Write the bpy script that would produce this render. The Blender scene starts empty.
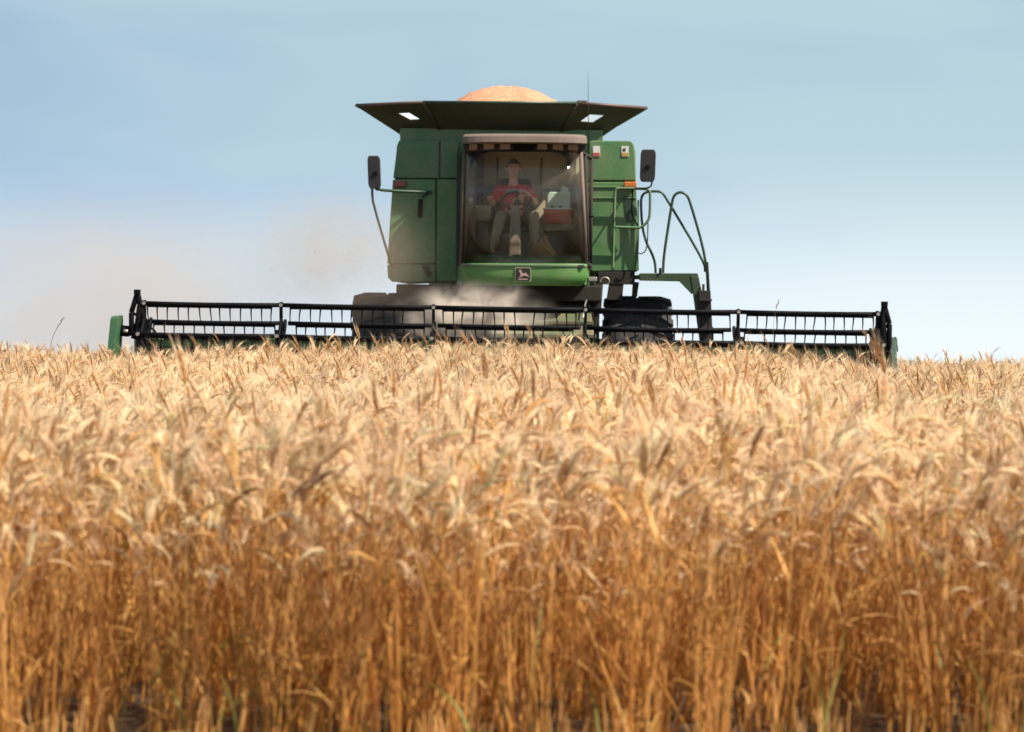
import bpy, bmesh, math, random
import numpy as np
from mathutils import Vector, Matrix, Euler

random.seed(7); rng = np.random.default_rng(11)
sc = bpy.context.scene
COL = sc.collection
R = math.radians
W_, H_ = 1024, 732
FPX = 85 / 36 * W_
EYE = 1.55
YH = 303.0

# ------------------------------------------------------------------ camera
cam_d = bpy.data.cameras.new('camera')
cam = bpy.data.objects.new('camera', cam_d); COL.objects.link(cam)
pitch = math.atan((H_ / 2 - YH) / FPX)
CAMROT = Matrix.Rotation(math.pi / 2 - pitch, 3, 'X') @ Matrix.Rotation(R(0.6), 3, 'Z')
cam.rotation_euler = CAMROT.to_euler(); cam.location = (0, 0, EYE)
cam_d.lens = 85; cam_d.sensor_width = 36; cam_d.clip_start = 0.1; cam_d.clip_end = 20000
cam_d.dof.use_dof = True; cam_d.dof.focus_distance = 22.0; cam_d.dof.aperture_fstop = 3.1
sc.camera = cam

def P(px, py, Y):
    """measured point of the photograph -> metres, at distance Y"""
    d = CAMROT @ Vector(((px - W_ / 2) / FPX, -(py - H_ / 2) / FPX, -1))
    t = Y / d.y
    return Vector((d.x * t, Y, EYE + d.z * t))

# ------------------------------------------------------------------ materials
def new_mat(name):
    m = bpy.data.materials.new(name); m.use_nodes = True
    nt = m.node_tree; nt.nodes.clear()
    return m, nt, nt.nodes.new('ShaderNodeOutputMaterial')

def paint(name, col, rough=0.45, metal=0.0, dust=0.0, dust_col=(0.30, 0.23, 0.15), scale=3.0, bump=0.0, spec=0.5, stretch=(1, 1, 1), var=0.12):
    m, nt, out = new_mat(name)
    N, L = nt.nodes, nt.links
    b = N.new('ShaderNodeBsdfPrincipled'); L.new(b.outputs[0], out.inputs[0])
    b.inputs['Metallic'].default_value = metal
    b.inputs['Specular IOR Level'].default_value = spec
    tc = N.new('ShaderNodeTexCoord'); mp = N.new('ShaderNodeMapping'); L.new(tc.outputs['Object'], mp.inputs[0])
    mp.inputs['Scale'].default_value = stretch
    n1 = N.new('ShaderNodeTexNoise'); n1.inputs['Scale'].default_value = scale; n1.inputs['Detail'].default_value = 8; n1.inputs['Roughness'].default_value = 0.65
    L.new(mp.outputs[0], n1.inputs['Vector'])
    n2 = N.new('ShaderNodeTexNoise'); n2.inputs['Scale'].default_value = scale * 12; n2.inputs['Detail'].default_value = 4
    L.new(mp.outputs[0], n2.inputs['Vector'])
    hsv = N.new('ShaderNodeMixRGB'); hsv.blend_type = 'MULTIPLY'; hsv.inputs[0].default_value = 1
    hsv.inputs[1].default_value = (*col, 1)
    r0 = N.new('ShaderNodeMapRange'); r0.inputs[1].default_value = 0.3; r0.inputs[2].default_value = 0.7
    r0.inputs[3].default_value = 1 - var; r0.inputs[4].default_value = 1 + var
    L.new(n2.outputs[0], r0.inputs[0]); L.new(r0.outputs[0], hsv.inputs[2])
    mix = N.new('ShaderNodeMixRGB'); mix.inputs[2].default_value = (*dust_col, 1)
    r1 = N.new('ShaderNodeMapRange'); r1.inputs[1].default_value = 0.38; r1.inputs[2].default_value = 0.72
    r1.inputs[3].default_value = dust * 0.35; r1.inputs[4].default_value = min(1, dust * 1.4)
    L.new(n1.outputs[0], r1.inputs[0]); L.new(r1.outputs[0], mix.inputs[0])
    L.new(hsv.outputs[0], mix.inputs[1]); L.new(mix.outputs[0], b.inputs['Base Color'])
    rr = N.new('ShaderNodeMapRange'); rr.inputs[3].default_value = rough; rr.inputs[4].default_value = min(1, rough + 0.35 * (dust + .15))
    L.new(n1.outputs[0], rr.inputs[0]); L.new(rr.outputs[0], b.inputs['Roughness'])
    if bump:
        bp = N.new('ShaderNodeBump'); bp.inputs['Strength'].default_value = bump; bp.inputs['Distance'].default_value = 0.01
        L.new(n2.outputs[0], bp.inputs['Height']); L.new(bp.outputs[0], b.inputs['Normal'])
    return m

M = {}
M['green'] = paint('green_paint', (0.042, 0.180, 0.052), 0.45, dust=0.34, dust_col=(.29, .27, .17), scale=2.2, bump=0.05, var=.2)
M['green_dusty'] = paint('dusty_green_paint', (0.042, 0.155, 0.055), 0.55, dust=0.40, dust_col=(.24, .21, .15), scale=2.6, bump=0.08)
M['green_cab'] = paint('cab_green_paint', (0.040, 0.175, 0.028), 0.4, dust=0.26, dust_col=(.27, .24, .15), scale=3, bump=0.04)
M['green_dark'] = paint('dark_green_paint', (0.008, 0.040, 0.022), 0.4, dust=0.06)
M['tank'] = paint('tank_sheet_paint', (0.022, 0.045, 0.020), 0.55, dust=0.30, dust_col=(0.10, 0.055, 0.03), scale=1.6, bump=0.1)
M['rim_edge'] = paint('tank_edge_paint', (0.060, 0.045, 0.04), 0.5, dust=0.4, dust_col=(0.20, 0.13, 0.10), scale=5)
M['roof'] = paint('cab_roof_plastic', (0.13, 0.095, 0.08), 0.7, dust=0.3, dust_col=(0.22, 0.15, 0.12), scale=4, bump=0.08)
M['black'] = paint('black_paint', (0.004, 0.004, 0.006), 0.65, dust=0.0, spec=.12)
M['blackplastic'] = paint('black_plastic', (0.016, 0.015, 0.017), 0.5, dust=0.08)
M['under'] = paint('undercarriage_grime', (0.016, 0.013, 0.010), 0.8, dust=0.2, dust_col=(0.075, 0.05, 0.035), scale=4, bump=0.2)
M['feeder'] = paint('feeder_dusty_metal', (0.035, 0.08, 0.03), 0.7, dust=0.55, dust_col=(0.20, 0.13, 0.085), scale=3, bump=0.2)
M['rubber'] = paint('tyre_rubber', (0.016, 0.016, 0.018), 0.8, dust=0.18, dust_col=(0.10, 0.085, 0.072), scale=5, bump=0.25)
M['rimyellow'] = paint('yellow_rim_paint', (0.55, 0.36, 0.02), 0.5, dust=0.3)
M['steel'] = paint('worn_steel', (0.45, 0.44, 0.42), 0.4, metal=0.8, dust=0.2)
M['redlamp'] = paint('red_reflector', (0.22, 0.04, 0.025), 0.25, dust=0.12)
M['orangelamp'] = paint('orange_lens', (0.60, 0.16, 0.03), 0.25, dust=0.05)
M['white'] = paint('white_sticker', (0.72, 0.70, 0.66), 0.5, dust=0.1)
M['redsticker'] = paint('red_sticker', (0.45, 0.06, 0.04), 0.5, dust=0.1)
M['orangesticker'] = paint('orange_sticker', (0.50, 0.28, 0.07), 0.5, dust=0.1)
M['lampglass'] = paint('lamp_lens', (0.24, 0.15, 0.10), 0.25, dust=0.3, dust_col=(0.3, 0.2, 0.14), scale=8)
M['cabin'] = paint('cab_interior_lining', (0.62, 0.58, 0.42), 0.85, dust=0.2, scale=3)
M['cabinpost'] = paint('cab_interior_post', (0.12, 0.085, 0.055), 0.8)
M['seat'] = paint('seat_fabric', (0.045, 0.043, 0.040), 0.95, bump=0.2)
M['buddy'] = paint('buddy_seat_fabric', (0.20, 0.15, 0.10), 0.95, bump=0.2)
M['console'] = paint('console_plastic', (0.22, 0.20, 0.17), 0.7, dust=0.2)
M['skin'] = paint('skin', (0.74, 0.44, 0.31), 0.5, scale=9, var=0.06)
M['hair'] = paint('dark_brown_hair', (0.035, 0.022, 0.014), 0.6, scale=20, bump=0.5)
M['tshirt'] = paint('red_cotton', (0.70, 0.03, 0.035), 0.9, scale=5, bump=0.15)
M['print'] = paint('grey_shirt_print', (0.40, 0.35, 0.33), 0.9)
M['trousers'] = paint('grey_denim', (0.27, 0.24, 0.19), 0.9, scale=6, bump=0.2, dust=0.15)
M['shoe'] = paint('pale_blue_shoe', (0.36, 0.46, 0.50), 0.8)
M['shoe2'] = paint('tan_shoe', (0.55, 0.47, 0.25), 0.8)
M['eye'] = paint('eye_dark', (0.03, 0.02, 0.015), 0.3)
M['eyewhite'] = paint('eye_white', (0.65, 0.6, 0.55), 0.3)
M['lip'] = paint('lips', (0.36, 0.14, 0.11), 0.5)
M['coolred'] = paint('cooler_red', (0.42, 0.055, 0.040), 0.4, dust=0.1)
M['coolmint'] = paint('cooler_white_green', (0.52, 0.75, 0.62), 0.5, dust=0.05)
M['coolwhite'] = paint('cooler_white', (0.72, 0.72, 0.68), 0.5, dust=0.05)
M['dkgreen_bits'] = paint('green_bottle_caps', (0.03, 0.12, 0.06), 0.4)
M['bag'] = paint('tan_canvas', (0.42, 0.31, 0.17), 0.95, scale=7, bump=0.3)
M['grain'] = paint('wheat_grain', (0.46, 0.215, 0.12), 0.85, scale=2.6, bump=1.0, var=0.33)
M['glossblack'] = paint('mirror_housing', (0.010, 0.008, 0.010), 0.5, dust=0.03)
M['mirrorglass'] = paint('mirror_glass', (0.7, 0.7, 0.7), 0.05, metal=1.0)
M['platedark'] = paint('emblem_dark_plate', (0.020, 0.010, 0.008), 0.5)
M['platepale'] = paint('emblem_pale_paint', (0.42, 0.27, 0.24), 0.6)
M['plateedge'] = paint('emblem_border', (0.26, 0.30, 0.17), 0.6)

def glass_mat(name, tint, dustamt):
    m, nt, out = new_mat(name); N, L = nt.nodes, nt.links
    tr = N.new('ShaderNodeBsdfTransparent'); tr.inputs[0].default_value = (*tint, 1)
    gl = N.new('ShaderNodeBsdfGlossy'); gl.inputs['Roughness'].default_value = 0.07
    fr = N.new('ShaderNodeFresnel'); fr.inputs[0].default_value = 1.45
    mx = N.new('ShaderNodeMixShader'); L.new(fr.outputs[0], mx.inputs[0]); L.new(tr.outputs[0], mx.inputs[1]); L.new(gl.outputs[0], mx.inputs[2])
    df = N.new('ShaderNodeBsdfDiffuse'); df.inputs[0].default_value = (0.42, 0.36, 0.27, 1)
    tc = N.new('ShaderNodeTexCoord')
    nz = N.new('ShaderNodeTexNoise'); nz.inputs['Scale'].default_value = 3.5; nz.inputs['Detail'].default_value = 9; nz.inputs['Roughness'].default_value = 0.7
    L.new(tc.outputs['Object'], nz.inputs['Vector'])
    mr = N.new('ShaderNodeMapRange'); mr.inputs[1].default_value = 0.35; mr.inputs[2].default_value = 0.75; mr.inputs[3].default_value = dustamt * 0.4; mr.inputs[4].default_value = dustamt * 2.2
    L.new(nz.outputs[0], mr.inputs[0])
    m2 = N.new('ShaderNodeMixShader'); L.new(mr.outputs[0], m2.inputs[0]); L.new(mx.outputs[0], m2.inputs[1]); L.new(df.outputs[0], m2.inputs[2])
    L.new(m2.outputs[0], out.inputs[0])
    return m
M['windscreen'] = glass_mat('dusty_brightened_windscreen', (0.985, 0.97, 0.94), 0.055)  # real dust film, its pale tone also strengthened to brighten the dim cab
M['sideglass'] = glass_mat('side_window_glass', (0.97, 0.96, 0.93), 0.02)

# ------------------------------------------------------------------ mesh builder
class MB:
    def __init__(s): s.v = []; s.f = []; s.sm = []
    def add(s, verts, faces, smooth=False):
        o = len(s.v); s.v += [tuple(v) for v in verts]
        s.f += [tuple(i + o for i in f) for f in faces]; s.sm += [smooth] * len(faces); return s
    def box(s, x0, x1, y0, y1, z0, z1):
        v = [(x, y, z) for x in (x0, x1) for y in (y0, y1) for z in (z0, z1)]
        return s.add(v, [(0, 1, 3, 2), (4, 6, 7, 5), (0, 4, 5, 1), (2, 3, 7, 6), (0, 2, 6, 4), (1, 5, 7, 3)])
    def loft(s, rings, cap=True, smooth=False, closed=True):
        n = len(rings[0]); v = [p for r in rings for p in r]; f = []
        for k in range(len(rings) - 1):
            for i in range(n if closed else n - 1):
                j = (i + 1) % n
                f.append((k * n + i, k * n + j, (k + 1) * n + j, (k + 1) * n + i))
        s.add(v, f, smooth)
        if cap:
            o = len(s.v) - len(v)
            s.f.append(tuple(o + i for i in range(n))[::-1]); s.f.append(tuple(o + (len(rings) - 1) * n + i for i in range(n))); s.sm += [False, False]
        return s
    def prism(s, poly, y0, y1):          # poly of (x,z) swept along y
        return s.loft([[(x, y0, z) for x, z in poly], [(x, y1, z) for x, z in poly]])
    def slab(s, quad, t):                # polygon of points given thickness t (vector)
        t = Vector(t); return s.loft([[Vector(q) for q in quad], [Vector(q) + t for q in quad]])
    def tube(s, pts, r, n=8, smooth=True, rads=None):
        pts = [Vector(p) for p in pts]; rings = []; up = None
        for i, p in enumerate(pts):
            d = (pts[min(i + 1, len(pts) - 1)] - pts[max(i - 1, 0)]).normalized()
            if up is None:
                up = Vector((0, 0, 1)) if abs(d.z) < 0.9 else Vector((0, 1, 0))
            a = d.cross(up).normalized(); b = a.cross(d).normalized(); up = b
            rr = rads[i] if rads else r
            rings.append([p + (a * math.cos(2 * math.pi * k / n) + b * math.sin(2 * math.pi * k / n)) * rr for k in range(n)])
        return s.loft(rings, smooth=smooth)
    def lathe_x(s, c, prof, n=48, smooth=True):
        c = Vector(c)
        rings = [[c + Vector((x, math.cos(2 * math.pi * k / n) * r, math.sin(2 * math.pi * k / n) * r)) for k in range(n)] for x, r in prof]
        return s.loft(rings, smooth=smooth)
    def build(s, name, mat, parent=None, bevel=0.0, seg=2, subsurf=0):
        me = bpy.data.meshes.new(name)
        root = parent
        while root is not None and root.parent is not None: root = root.parent
        off = Vector(root.location) if root is not None else Vector((0, 0, 0))
        me.from_pydata([tuple(Vector(v) - off) for v in s.v], [], s.f)
        me.polygons.foreach_set('use_smooth', s.sm)
        bm = bmesh.new(); bm.from_mesh(me); bmesh.ops.recalc_face_normals(bm, faces=bm.faces); bm.to_mesh(me); bm.free()
        me.materials.append(mat if not isinstance(mat, str) else M[mat]); me.update()
        o = bpy.data.objects.new(name, me); COL.objects.link(o)
        if parent is not None: o.parent = parent
        if bevel:
            md = o.modifiers.new('bevel', 'BEVEL'); md.width = bevel; md.segments = seg; md.limit_method = 'ANGLE'; md.angle_limit = R(40)
        if subsurf:
            md = o.modifiers.new('sub', 'SUBSURF'); md.levels = subsurf; md.render_levels = subsurf
        return o

def smooth_path(pts, it=2):
    pts = [Vector(p) for p in pts]
    for _ in range(it):
        q = [pts[0]]
        for a, b in zip(pts[:-1], pts[1:]): q += [a * .75 + b * .25, a * .25 + b * .75]
        q.append(pts[-1]); pts = q
    return pts

def tag(o, label=None, cat=None, group=None, kind=None):
    for k, v in (('label', label), ('category', cat), ('group', group), ('kind', kind)):
        if v: o[k] = v
    return o
def empty(name, loc):
    o = bpy.data.objects.new(name, None); COL.objects.link(o); o.location = loc; o.empty_display_size = 0.3; return o

# ------------------------------------------------------------------ terrain
def ground_z(x, y):
    x = np.asarray(x, float); y = np.asarray(y, float)
    t = np.clip(y - 27.0, 0, None)
    z = np.where(t < 10, -0.0025 * t ** 2, -0.25 - 0.05 * (t - 10))
    z = z + 0.07 * np.exp(-(x / 4.5) ** 2) * np.exp(-((y - 26) / 6.0) ** 2)
    z = z + 0.012 * np.sin(x * 1.9 + y * .4) * np.sin(y * 1.3)
    return z
def make_ground():
    ys = np.concatenate([[-1500, -400, -100, -40, -15, -4], np.arange(0, 46, 0.5), [48, 52, 58, 66, 80, 110, 160, 260, 500, 1000, 2000, 4000]])
    xs = np.concatenate([[-3000, -900, -300, -120, -50, -28], np.arange(-18, 18.01, 0.6), [28, 50, 120, 300, 900, 3000]])
    X, Y = np.meshgrid(xs, ys); Z = ground_z(X, Y)
    n = len(xs); v = np.stack([X.ravel(), Y.ravel(), Z.ravel()], 1)
    f = [(j * n + i, j * n + i + 1, (j + 1) * n + i + 1, (j + 1) * n + i) for j in range(len(ys) - 1) for i in range(n - 1)]
    me = bpy.data.meshes.new('ground'); me.from_pydata(v.tolist(), [], f); me.polygons.foreach_set('use_smooth', [True] * len(f))
    m, nt, out = new_mat('field_soil'); N, L = nt.nodes, nt.links
    b = N.new('ShaderNodeBsdfPrincipled'); b.inputs['Roughness'].default_value = 0.95; L.new(b.outputs[0], out.inputs[0])
    tc = N.new('ShaderNodeTexCoord')
    n1 = N.new('ShaderNodeTexNoise'); n1.inputs['Scale'].default_value = 9; n1.inputs['Detail'].default_value = 10; n1.inputs['Roughness'].default_value = 0.75
    n2 = N.new('ShaderNodeTexNoise'); n2.inputs['Scale'].default_value = 60; n2.inputs['Detail'].default_value = 4
    L.new(tc.outputs['Object'], n1.inputs['Vector']); L.new(tc.outputs['Object'], n2.inputs['Vector'])
    cr = N.new('ShaderNodeValToRGB'); cr.color_ramp.elements[0].position = 0.35; cr.color_ramp.elements[0].color = (0.03, 0.015, 0.006, 1)
    cr.color_ramp.elements[1].position = 0.7; cr.color_ramp.elements[1].color = (0.12, 0.065, 0.028, 1)
    L.new(n1.outputs[0], cr.inputs[0]); L.new(cr.outputs[0], b.inputs['Base Color'])
    bp = N.new('ShaderNodeBump'); bp.inputs['Strength'].default_value = 0.8; bp.inputs['Distance'].default_value = 0.04
    L.new(n2.outputs[0], bp.inputs['Height']); L.new(bp.outputs[0], b.inputs['Normal'])
    me.materials.append(m)
    o = bpy.data.objects.new('ground', me); COL.objects.link(o); tag(o, 'brown field soil under the wheat, falling away beyond the crest', 'ground', kind='structure')
make_ground()

# ------------------------------------------------------------------ wheat
def wheat_material():
    m, nt, out = new_mat('dry_wheat'); N, L = nt.nodes, nt.links
    at = N.new('ShaderNodeAttribute'); at.attribute_name = 'tint'
    it = N.new('ShaderNodeAttribute'); it.attribute_name = 'tone'; it.attribute_type = 'INSTANCER'
    mr = N.new('ShaderNodeMapRange'); mr.inputs[3].default_value = 0.80; mr.inputs[4].default_value = 1.18; L.new(it.outputs['Fac'], mr.inputs[0])
    mu = N.new('ShaderNodeMixRGB'); mu.blend_type = 'MULTIPLY'; mu.inputs[0].default_value = 1
    L.new(at.outputs['Color'], mu.inputs[1]); L.new(mr.outputs[0], mu.inputs[2])
    b = N.new('ShaderNodeBsdfPrincipled'); b.inputs['Roughness'].default_value = 0.55; b.inputs['Specular IOR Level'].default_value = 0.3
    t = N.new('ShaderNodeBsdfTranslucent')
    L.new(mu.outputs[0], b.inputs['Base Color']); L.new(mu.outputs[0], t.inputs[0])
    mx = N.new('ShaderNodeMixShader'); mx.inputs[0].default_value = 0.42
    L.new(b.outputs[0], mx.inputs[1]); L.new(t.outputs[0], mx.inputs[2]); L.new(mx.outputs[0], out.inputs[0])
    return m
WM = wheat_material()

STEM_LO = np.array((0.72, 0.36, 0.075)); STEM_HI = np.array((0.82, 0.51, 0.22)); LEAF = np.array((0.68, 0.37, 0.11))
HEAD = np.array((0.90, 0.63, 0.385)); HEAD_SHADED = np.array((0.56, 0.27, 0.07)); AWN = np.array((0.90, 0.68, 0.46)); GREENISH = np.array((0.30, 0.29, 0.07))  # second head tone is the shade on ears, put into their colour

class WB:
    def __init__(s): s.v = []; s.f = []; s.c = []
    def add(s, v, f, c):
        o = len(s.v); s.v += [tuple(p) for p in v]; s.f += [tuple(i + o for i in q) for q in f]
        if len(np.shape(c)) == 1: c = [c] * len(v)
        s.c += [tuple(q) for q in c]

def frame(d):
    u = Vector((0, 0, 1)) if abs(d.z) < .95 else Vector((1, 0, 0))
    a = d.cross(u).normalized(); return a, a.cross(d).normalized()

def add_stalk(wb, base, az, h, nod, lean, rnd, short=False, detail=True):
    ca, sa = math.cos(az), math.sin(az)
    var = rnd.uniform(0.82, 1.15); hue = rnd.uniform(-.05, .05)
    def tn(c, k=1.0):
        c = np.array(c) * var * k; c[1] *= 1 + hue * .6; c[2] *= 1 + hue * 2; return np.clip(c, 0.005, .85)
    green = rnd.random() < 0.015
    # stem
    npt = 7; pts = []; p = Vector(base); th = lean
    seg = h / (npt - 1); dirs = []
    for i in range(npt):
        pts.append(p.copy()); t = i / (npt - 1)
        th = lean + (t ** 3) * (0.10 + nod * 0.30) + rnd.uniform(-.03, .03)
        d = Vector((math.sin(th) * ca, math.sin(th) * sa, math.cos(th))); dirs.append(d)
        p = p + d * seg
    r0 = rnd.uniform(0.0024, 0.0034) * (1.2 if short else 1)
    vs = []; cs = []
    for i, q in enumerate(pts):
        a, b = frame(dirs[i]); t = i / (npt - 1); r = r0 * (1 - .45 * t)
        col = tn(STEM_LO * (1 - t) + STEM_HI * t) if not green else tn(GREENISH)
        for k in range(3):
            an = k * 2.0944; vs.append(q + (a * math.cos(an) + b * math.sin(an)) * r); cs.append(col)
    fs = [(i * 3 + k, i * 3 + (k + 1) % 3, i * 3 + 3 + (k + 1) % 3, i * 3 + 3 + k) for i in range(npt - 1) for k in range(3)]
    wb.add(vs, fs, cs)
    # leaves
    for _ in range(rnd.choice([0, 1, 1, 2]) if not short else rnd.choice([0, 0, 0, 0, 1])):
        i = rnd.randrange(1, npt - 1); q = pts[i]; la = rnd.uniform(0, 6.283); L_ = rnd.uniform(.12, .34); w = rnd.uniform(.003, .006)
        el = rnd.uniform(0.9, 1.45); curl = rnd.uniform(-.8, -.05); lv = []; pp = q.copy(); tw = rnd.uniform(-1, 1)
        n = 5
        for j in range(n + 1):
            t = j / n; e = el + curl * t * 2.4
            dd = Vector((math.cos(e) * math.cos(la), math.cos(e) * math.sin(la), math.sin(e)))
            side = Vector((-math.sin(la), math.cos(la), 0)); nn = side.cross(dd)
            sd = side * math.cos(tw * t * 2) + nn * math.sin(tw * t * 2); ww = w * (1 - t ** 2) + .0006
            lv += [pp + sd * ww, pp - sd * ww]; pp = pp + dd * (L_ / n)
        wb.add(lv, [(2 * j, 2 * j + 1, 2 * j + 3, 2 * j + 2) for j in range(n)], tn(LEAF, rnd.uniform(.75, 1.1)) if rnd.random() > .012 else tn(GREENISH))
    if short: return
    # ear
    hl = rnd.uniform(.085, .13); ns = 8; p = pts[-1].copy(); th0 = th; brown = rnd.random() < .15
    hc = HEAD_SHADED if brown else HEAD; tot = nod  # some ears carry the shaded tone as their colour
    a_end = th0
    for j in range(ns):
        t = j / (ns - 1); a_end = th0 + tot * (0.25 + .75 * t)
        d = Vector((math.sin(a_end) * ca, math.sin(a_end) * sa, math.cos(a_end)))
        a, b = frame(d); rot = rnd.uniform(-.3, .3); a2 = a * math.cos(rot) + b * math.sin(rot); b2 = d.cross(a2)
        wsz = .0068 * (1 - .45 * abs(2 * t - .85)) + .001; ln = hl / ns * 1.75
        for sgn in ((1,), (-1,)):
            s0 = sgn[0]; c0 = p + a2 * (s0 * wsz * .75); out = (d * .92 + a2 * (.38 * s0)).normalized()
            e1 = out.cross(b2).normalized()
            v = [c0 - out * ln * .45, c0 + e1 * wsz * .62, c0 + b2 * wsz * .8, c0 - e1 * wsz * .62, c0 - b2 * wsz * .8, c0 + out * ln * .6]
            wb.add(v, [(0, 2, 1), (0, 3, 2), (0, 4, 3), (0, 1, 4), (5, 1, 2), (5, 2, 3), (5, 3, 4), (5, 4, 1)], tn(hc, rnd.uniform(.85, 1.12)))
            al = rnd.uniform(.06, .12); ad = (d + a2 * (s0 * rnd.uniform(.10, .30)) + b2 * rnd.uniform(-.2, .2)).normalized()
            tip = c0 + out * ln * .5; e2 = ad.cross(b2).normalized()
            wb.add([tip + e2 * .0010, tip - e2 * .0010, tip + ad * al], [(0, 1, 2)], tn(AWN))
        p = p + d * (hl / ns)

def make_clump(name, n, rnd, short=False):
    wb = WB()
    for k in range(n):
        a = rnd.uniform(0, 6.283); rr = rnd.uniform(.005, .055)
        base = (math.cos(a) * rr, math.sin(a) * rr, 0)
        if short:
            add_stalk(wb, base, a + rnd.uniform(-.6, .6), rnd.uniform(.06, .28), 0, rnd.uniform(0, .28), rnd, True)
        else:
            az = rnd.gauss(-0.1, 1.15) if rnd.random() < .72 else rnd.uniform(0, 6.283)    # most lean and nod to the right
            nod = max(.05, rnd.gauss(.8, .55))
            add_stalk(wb, base, az, rnd.gauss(.775, .08), nod, (abs(rnd.gauss(.05, .085)) if rnd.random() > .04 else rnd.uniform(.3, .55)), rnd)
            if rnd.random() < .12: add_stalk(wb, base, a, rnd.uniform(.12, .4), 0, rnd.uniform(.05, .4), rnd, True)
    me = bpy.data.meshes.new(name); me.from_pydata(wb.v, [], wb.f)
    ca = me.color_attributes.new('tint', 'FLOAT_COLOR', 'POINT')
    arr = np.ones((len(wb.v), 4), np.float32); arr[:, :3] = np.array(wb.c, np.float32); ca.data.foreach_set('color', arr.ravel())
    me.materials.append(WM); me.update()
    return bpy.data.objects.new(name, me)

def make_wheat():
    rnd = random.Random(3)
    src = bpy.data.collections.new('wheat_clump_sources')
    NV, NS = 26, 6
    for i in range(NV): src.objects.link(make_clump(f'clump_{i:02d}', 8, rnd))
    for i in range(NS): src.objects.link(make_clump(f'clump_{NV + i:02d}', 9, rnd, True))
    pts = []; idx = []; rot = []; scl = []; tone = []
    def put(x, y, short=False, s=1.0):
        pts.append((x, y, float(ground_z(x, y)) - .01))
        idx.append(NV + rng.integers(NS) if short else rng.integers(NV))
        rot.append((rng.normal(0, .05), rng.normal(0, .05), rng.normal(0, .55) if not short else rng.uniform(0, 6.28)))
        scl.append(s * rng.normal(1.0, .055))
        v = .5 + .22 * math.sin(x * 1.1 + .6 * y) * math.sin(y * .7 - x * .3) + rng.normal(0, .16); tone.append(min(1, max(0, v)))
    # drill rows 0.17 m apart running roughly along the sight line, bunches 0.11 m apart in a row
    y = 8.15
    row = 0.18
    half = lambda yy: .2118 * yy + 1.5
    for yy in np.arange(8.1, 37.0, .135):
        hw = half(yy)
        for x in np.arange(-hw, hw, row):
            dens = (.80 + .42 * math.sin(x * 4.1 + .5) * math.sin(x * 1.7)) if yy < 9.6 else .95 if yy < 12 else (.86 if yy < 31 else .8)
            if rng.random() > dens: continue
            X = x + rng.normal(0, .035) + .10 * math.sin(yy * 1.7); Y = yy + rng.normal(0, .045)
            if Y > 29.75 and -4.95 < X < 4.95:
                if Y < 33 and rng.random() < .3: put(X, Y, True)
                continue
            edge = 8.14 + .14 * math.sin(X * 2.1) + .12 * math.sin(X * 5.3 + 1) + .08 * math.sin(X * 11)
            if Y < edge:
                if rng.random() < .25: put(X, Y, True)
                continue
            s = 1.0 + .03 * math.sin(X * .9 + 1.3) + .025 * math.sin(Y * 1.1 + X)
            s *= 1 + .17 * min(1, max(0, (15 - Y) / 5))
            if Y < 11.5 and rng.random() < .55: s *= 1.0 - rng.random() * .36
            if Y > 22 and abs(X) > 3.6: s *= .92 if X < 0 else .905
            put(X, Y, False, s)
            if Y < edge + .45 and rng.random() < .18: put(X + rng.normal(0, .05), Y - .03, True)
    for _ in range(70):                    # cut stubble in front of the standing edge
        put(rng.uniform(-4, 4), rng.uniform(7.55, 8.2), True)
    me = bpy.data.meshes.new('wheat_crop'); me.from_pydata(pts, [], [])
    n = len(pts)
    me.attributes.new('idx', 'INT', 'POINT').data.foreach_set('value', np.array(idx, np.int32))
    me.attributes.new('rot', 'FLOAT_VECTOR', 'POINT').data.foreach_set('vector', np.array(rot, np.float32).ravel())
    me.attributes.new('scl', 'FLOAT', 'POINT').data.foreach_set('value', np.array(scl, np.float32))
    me.attributes.new('tone', 'FLOAT', 'POINT').data.foreach_set('value', np.array(tone, np.float32))
    me.materials.append(WM)
    o = bpy.data.objects.new('wheat_crop', me); COL.objects.link(o)
    g = bpy.data.node_groups.new('scatter_wheat', 'GeometryNodeTree')
    g.interface.new_socket('Geometry', in_out='INPUT', socket_type='NodeSocketGeometry'); g.interface.new_socket('Geometry', in_out='OUTPUT', socket_type='NodeSocketGeometry')
    gi = g.nodes.new('NodeGroupInput'); go = g.nodes.new('NodeGroupOutput')
    ip = g.nodes.new('GeometryNodeInstanceOnPoints'); ci = g.nodes.new('GeometryNodeCollectionInfo')
    ci.inputs['Collection'].default_value = src; ci.inputs['Separate Children'].default_value = True; ci.inputs['Reset Children'].default_value = True
    ip.inputs['Pick Instance'].default_value = True
    def na(nm, t):
        q = g.nodes.new('GeometryNodeInputNamedAttribute'); q.data_type = t; q.inputs['Name'].default_value = nm; return q
    L = g.links
    L.new(gi.outputs[0], ip.inputs['Points']); L.new(ci.outputs[0], ip.inputs['Instance'])
    L.new(na('idx', 'INT').outputs['Attribute'], ip.inputs['Instance Index'])
    er = g.nodes.new('FunctionNodeEulerToRotation'); L.new(na('rot', 'FLOAT_VECTOR').outputs['Attribute'], er.inputs[0]); L.new(er.outputs[0], ip.inputs['Rotation'])
    L.new(na('scl', 'FLOAT').outputs['Attribute'], ip.inputs['Scale'])
    L.new(ip.outputs[0], go.inputs[0])
    o.modifiers.new('scatter', 'NODES').node_group = g
    tag(o, 'ripe golden bearded wheat standing in front of the green harvester', 'wheat', kind='stuff')
    print('wheat clumps', n)
make_wheat()

# ------------------------------------------------------------------ combine harvester
YB, YC = 33.6, 32.15
comb = empty('combine_harvester', (0, 34.0, 0))
tag(comb, 'big green combine harvester with black reel and overfilled grain tank coming over the wheat', 'combine harvester')

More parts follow.
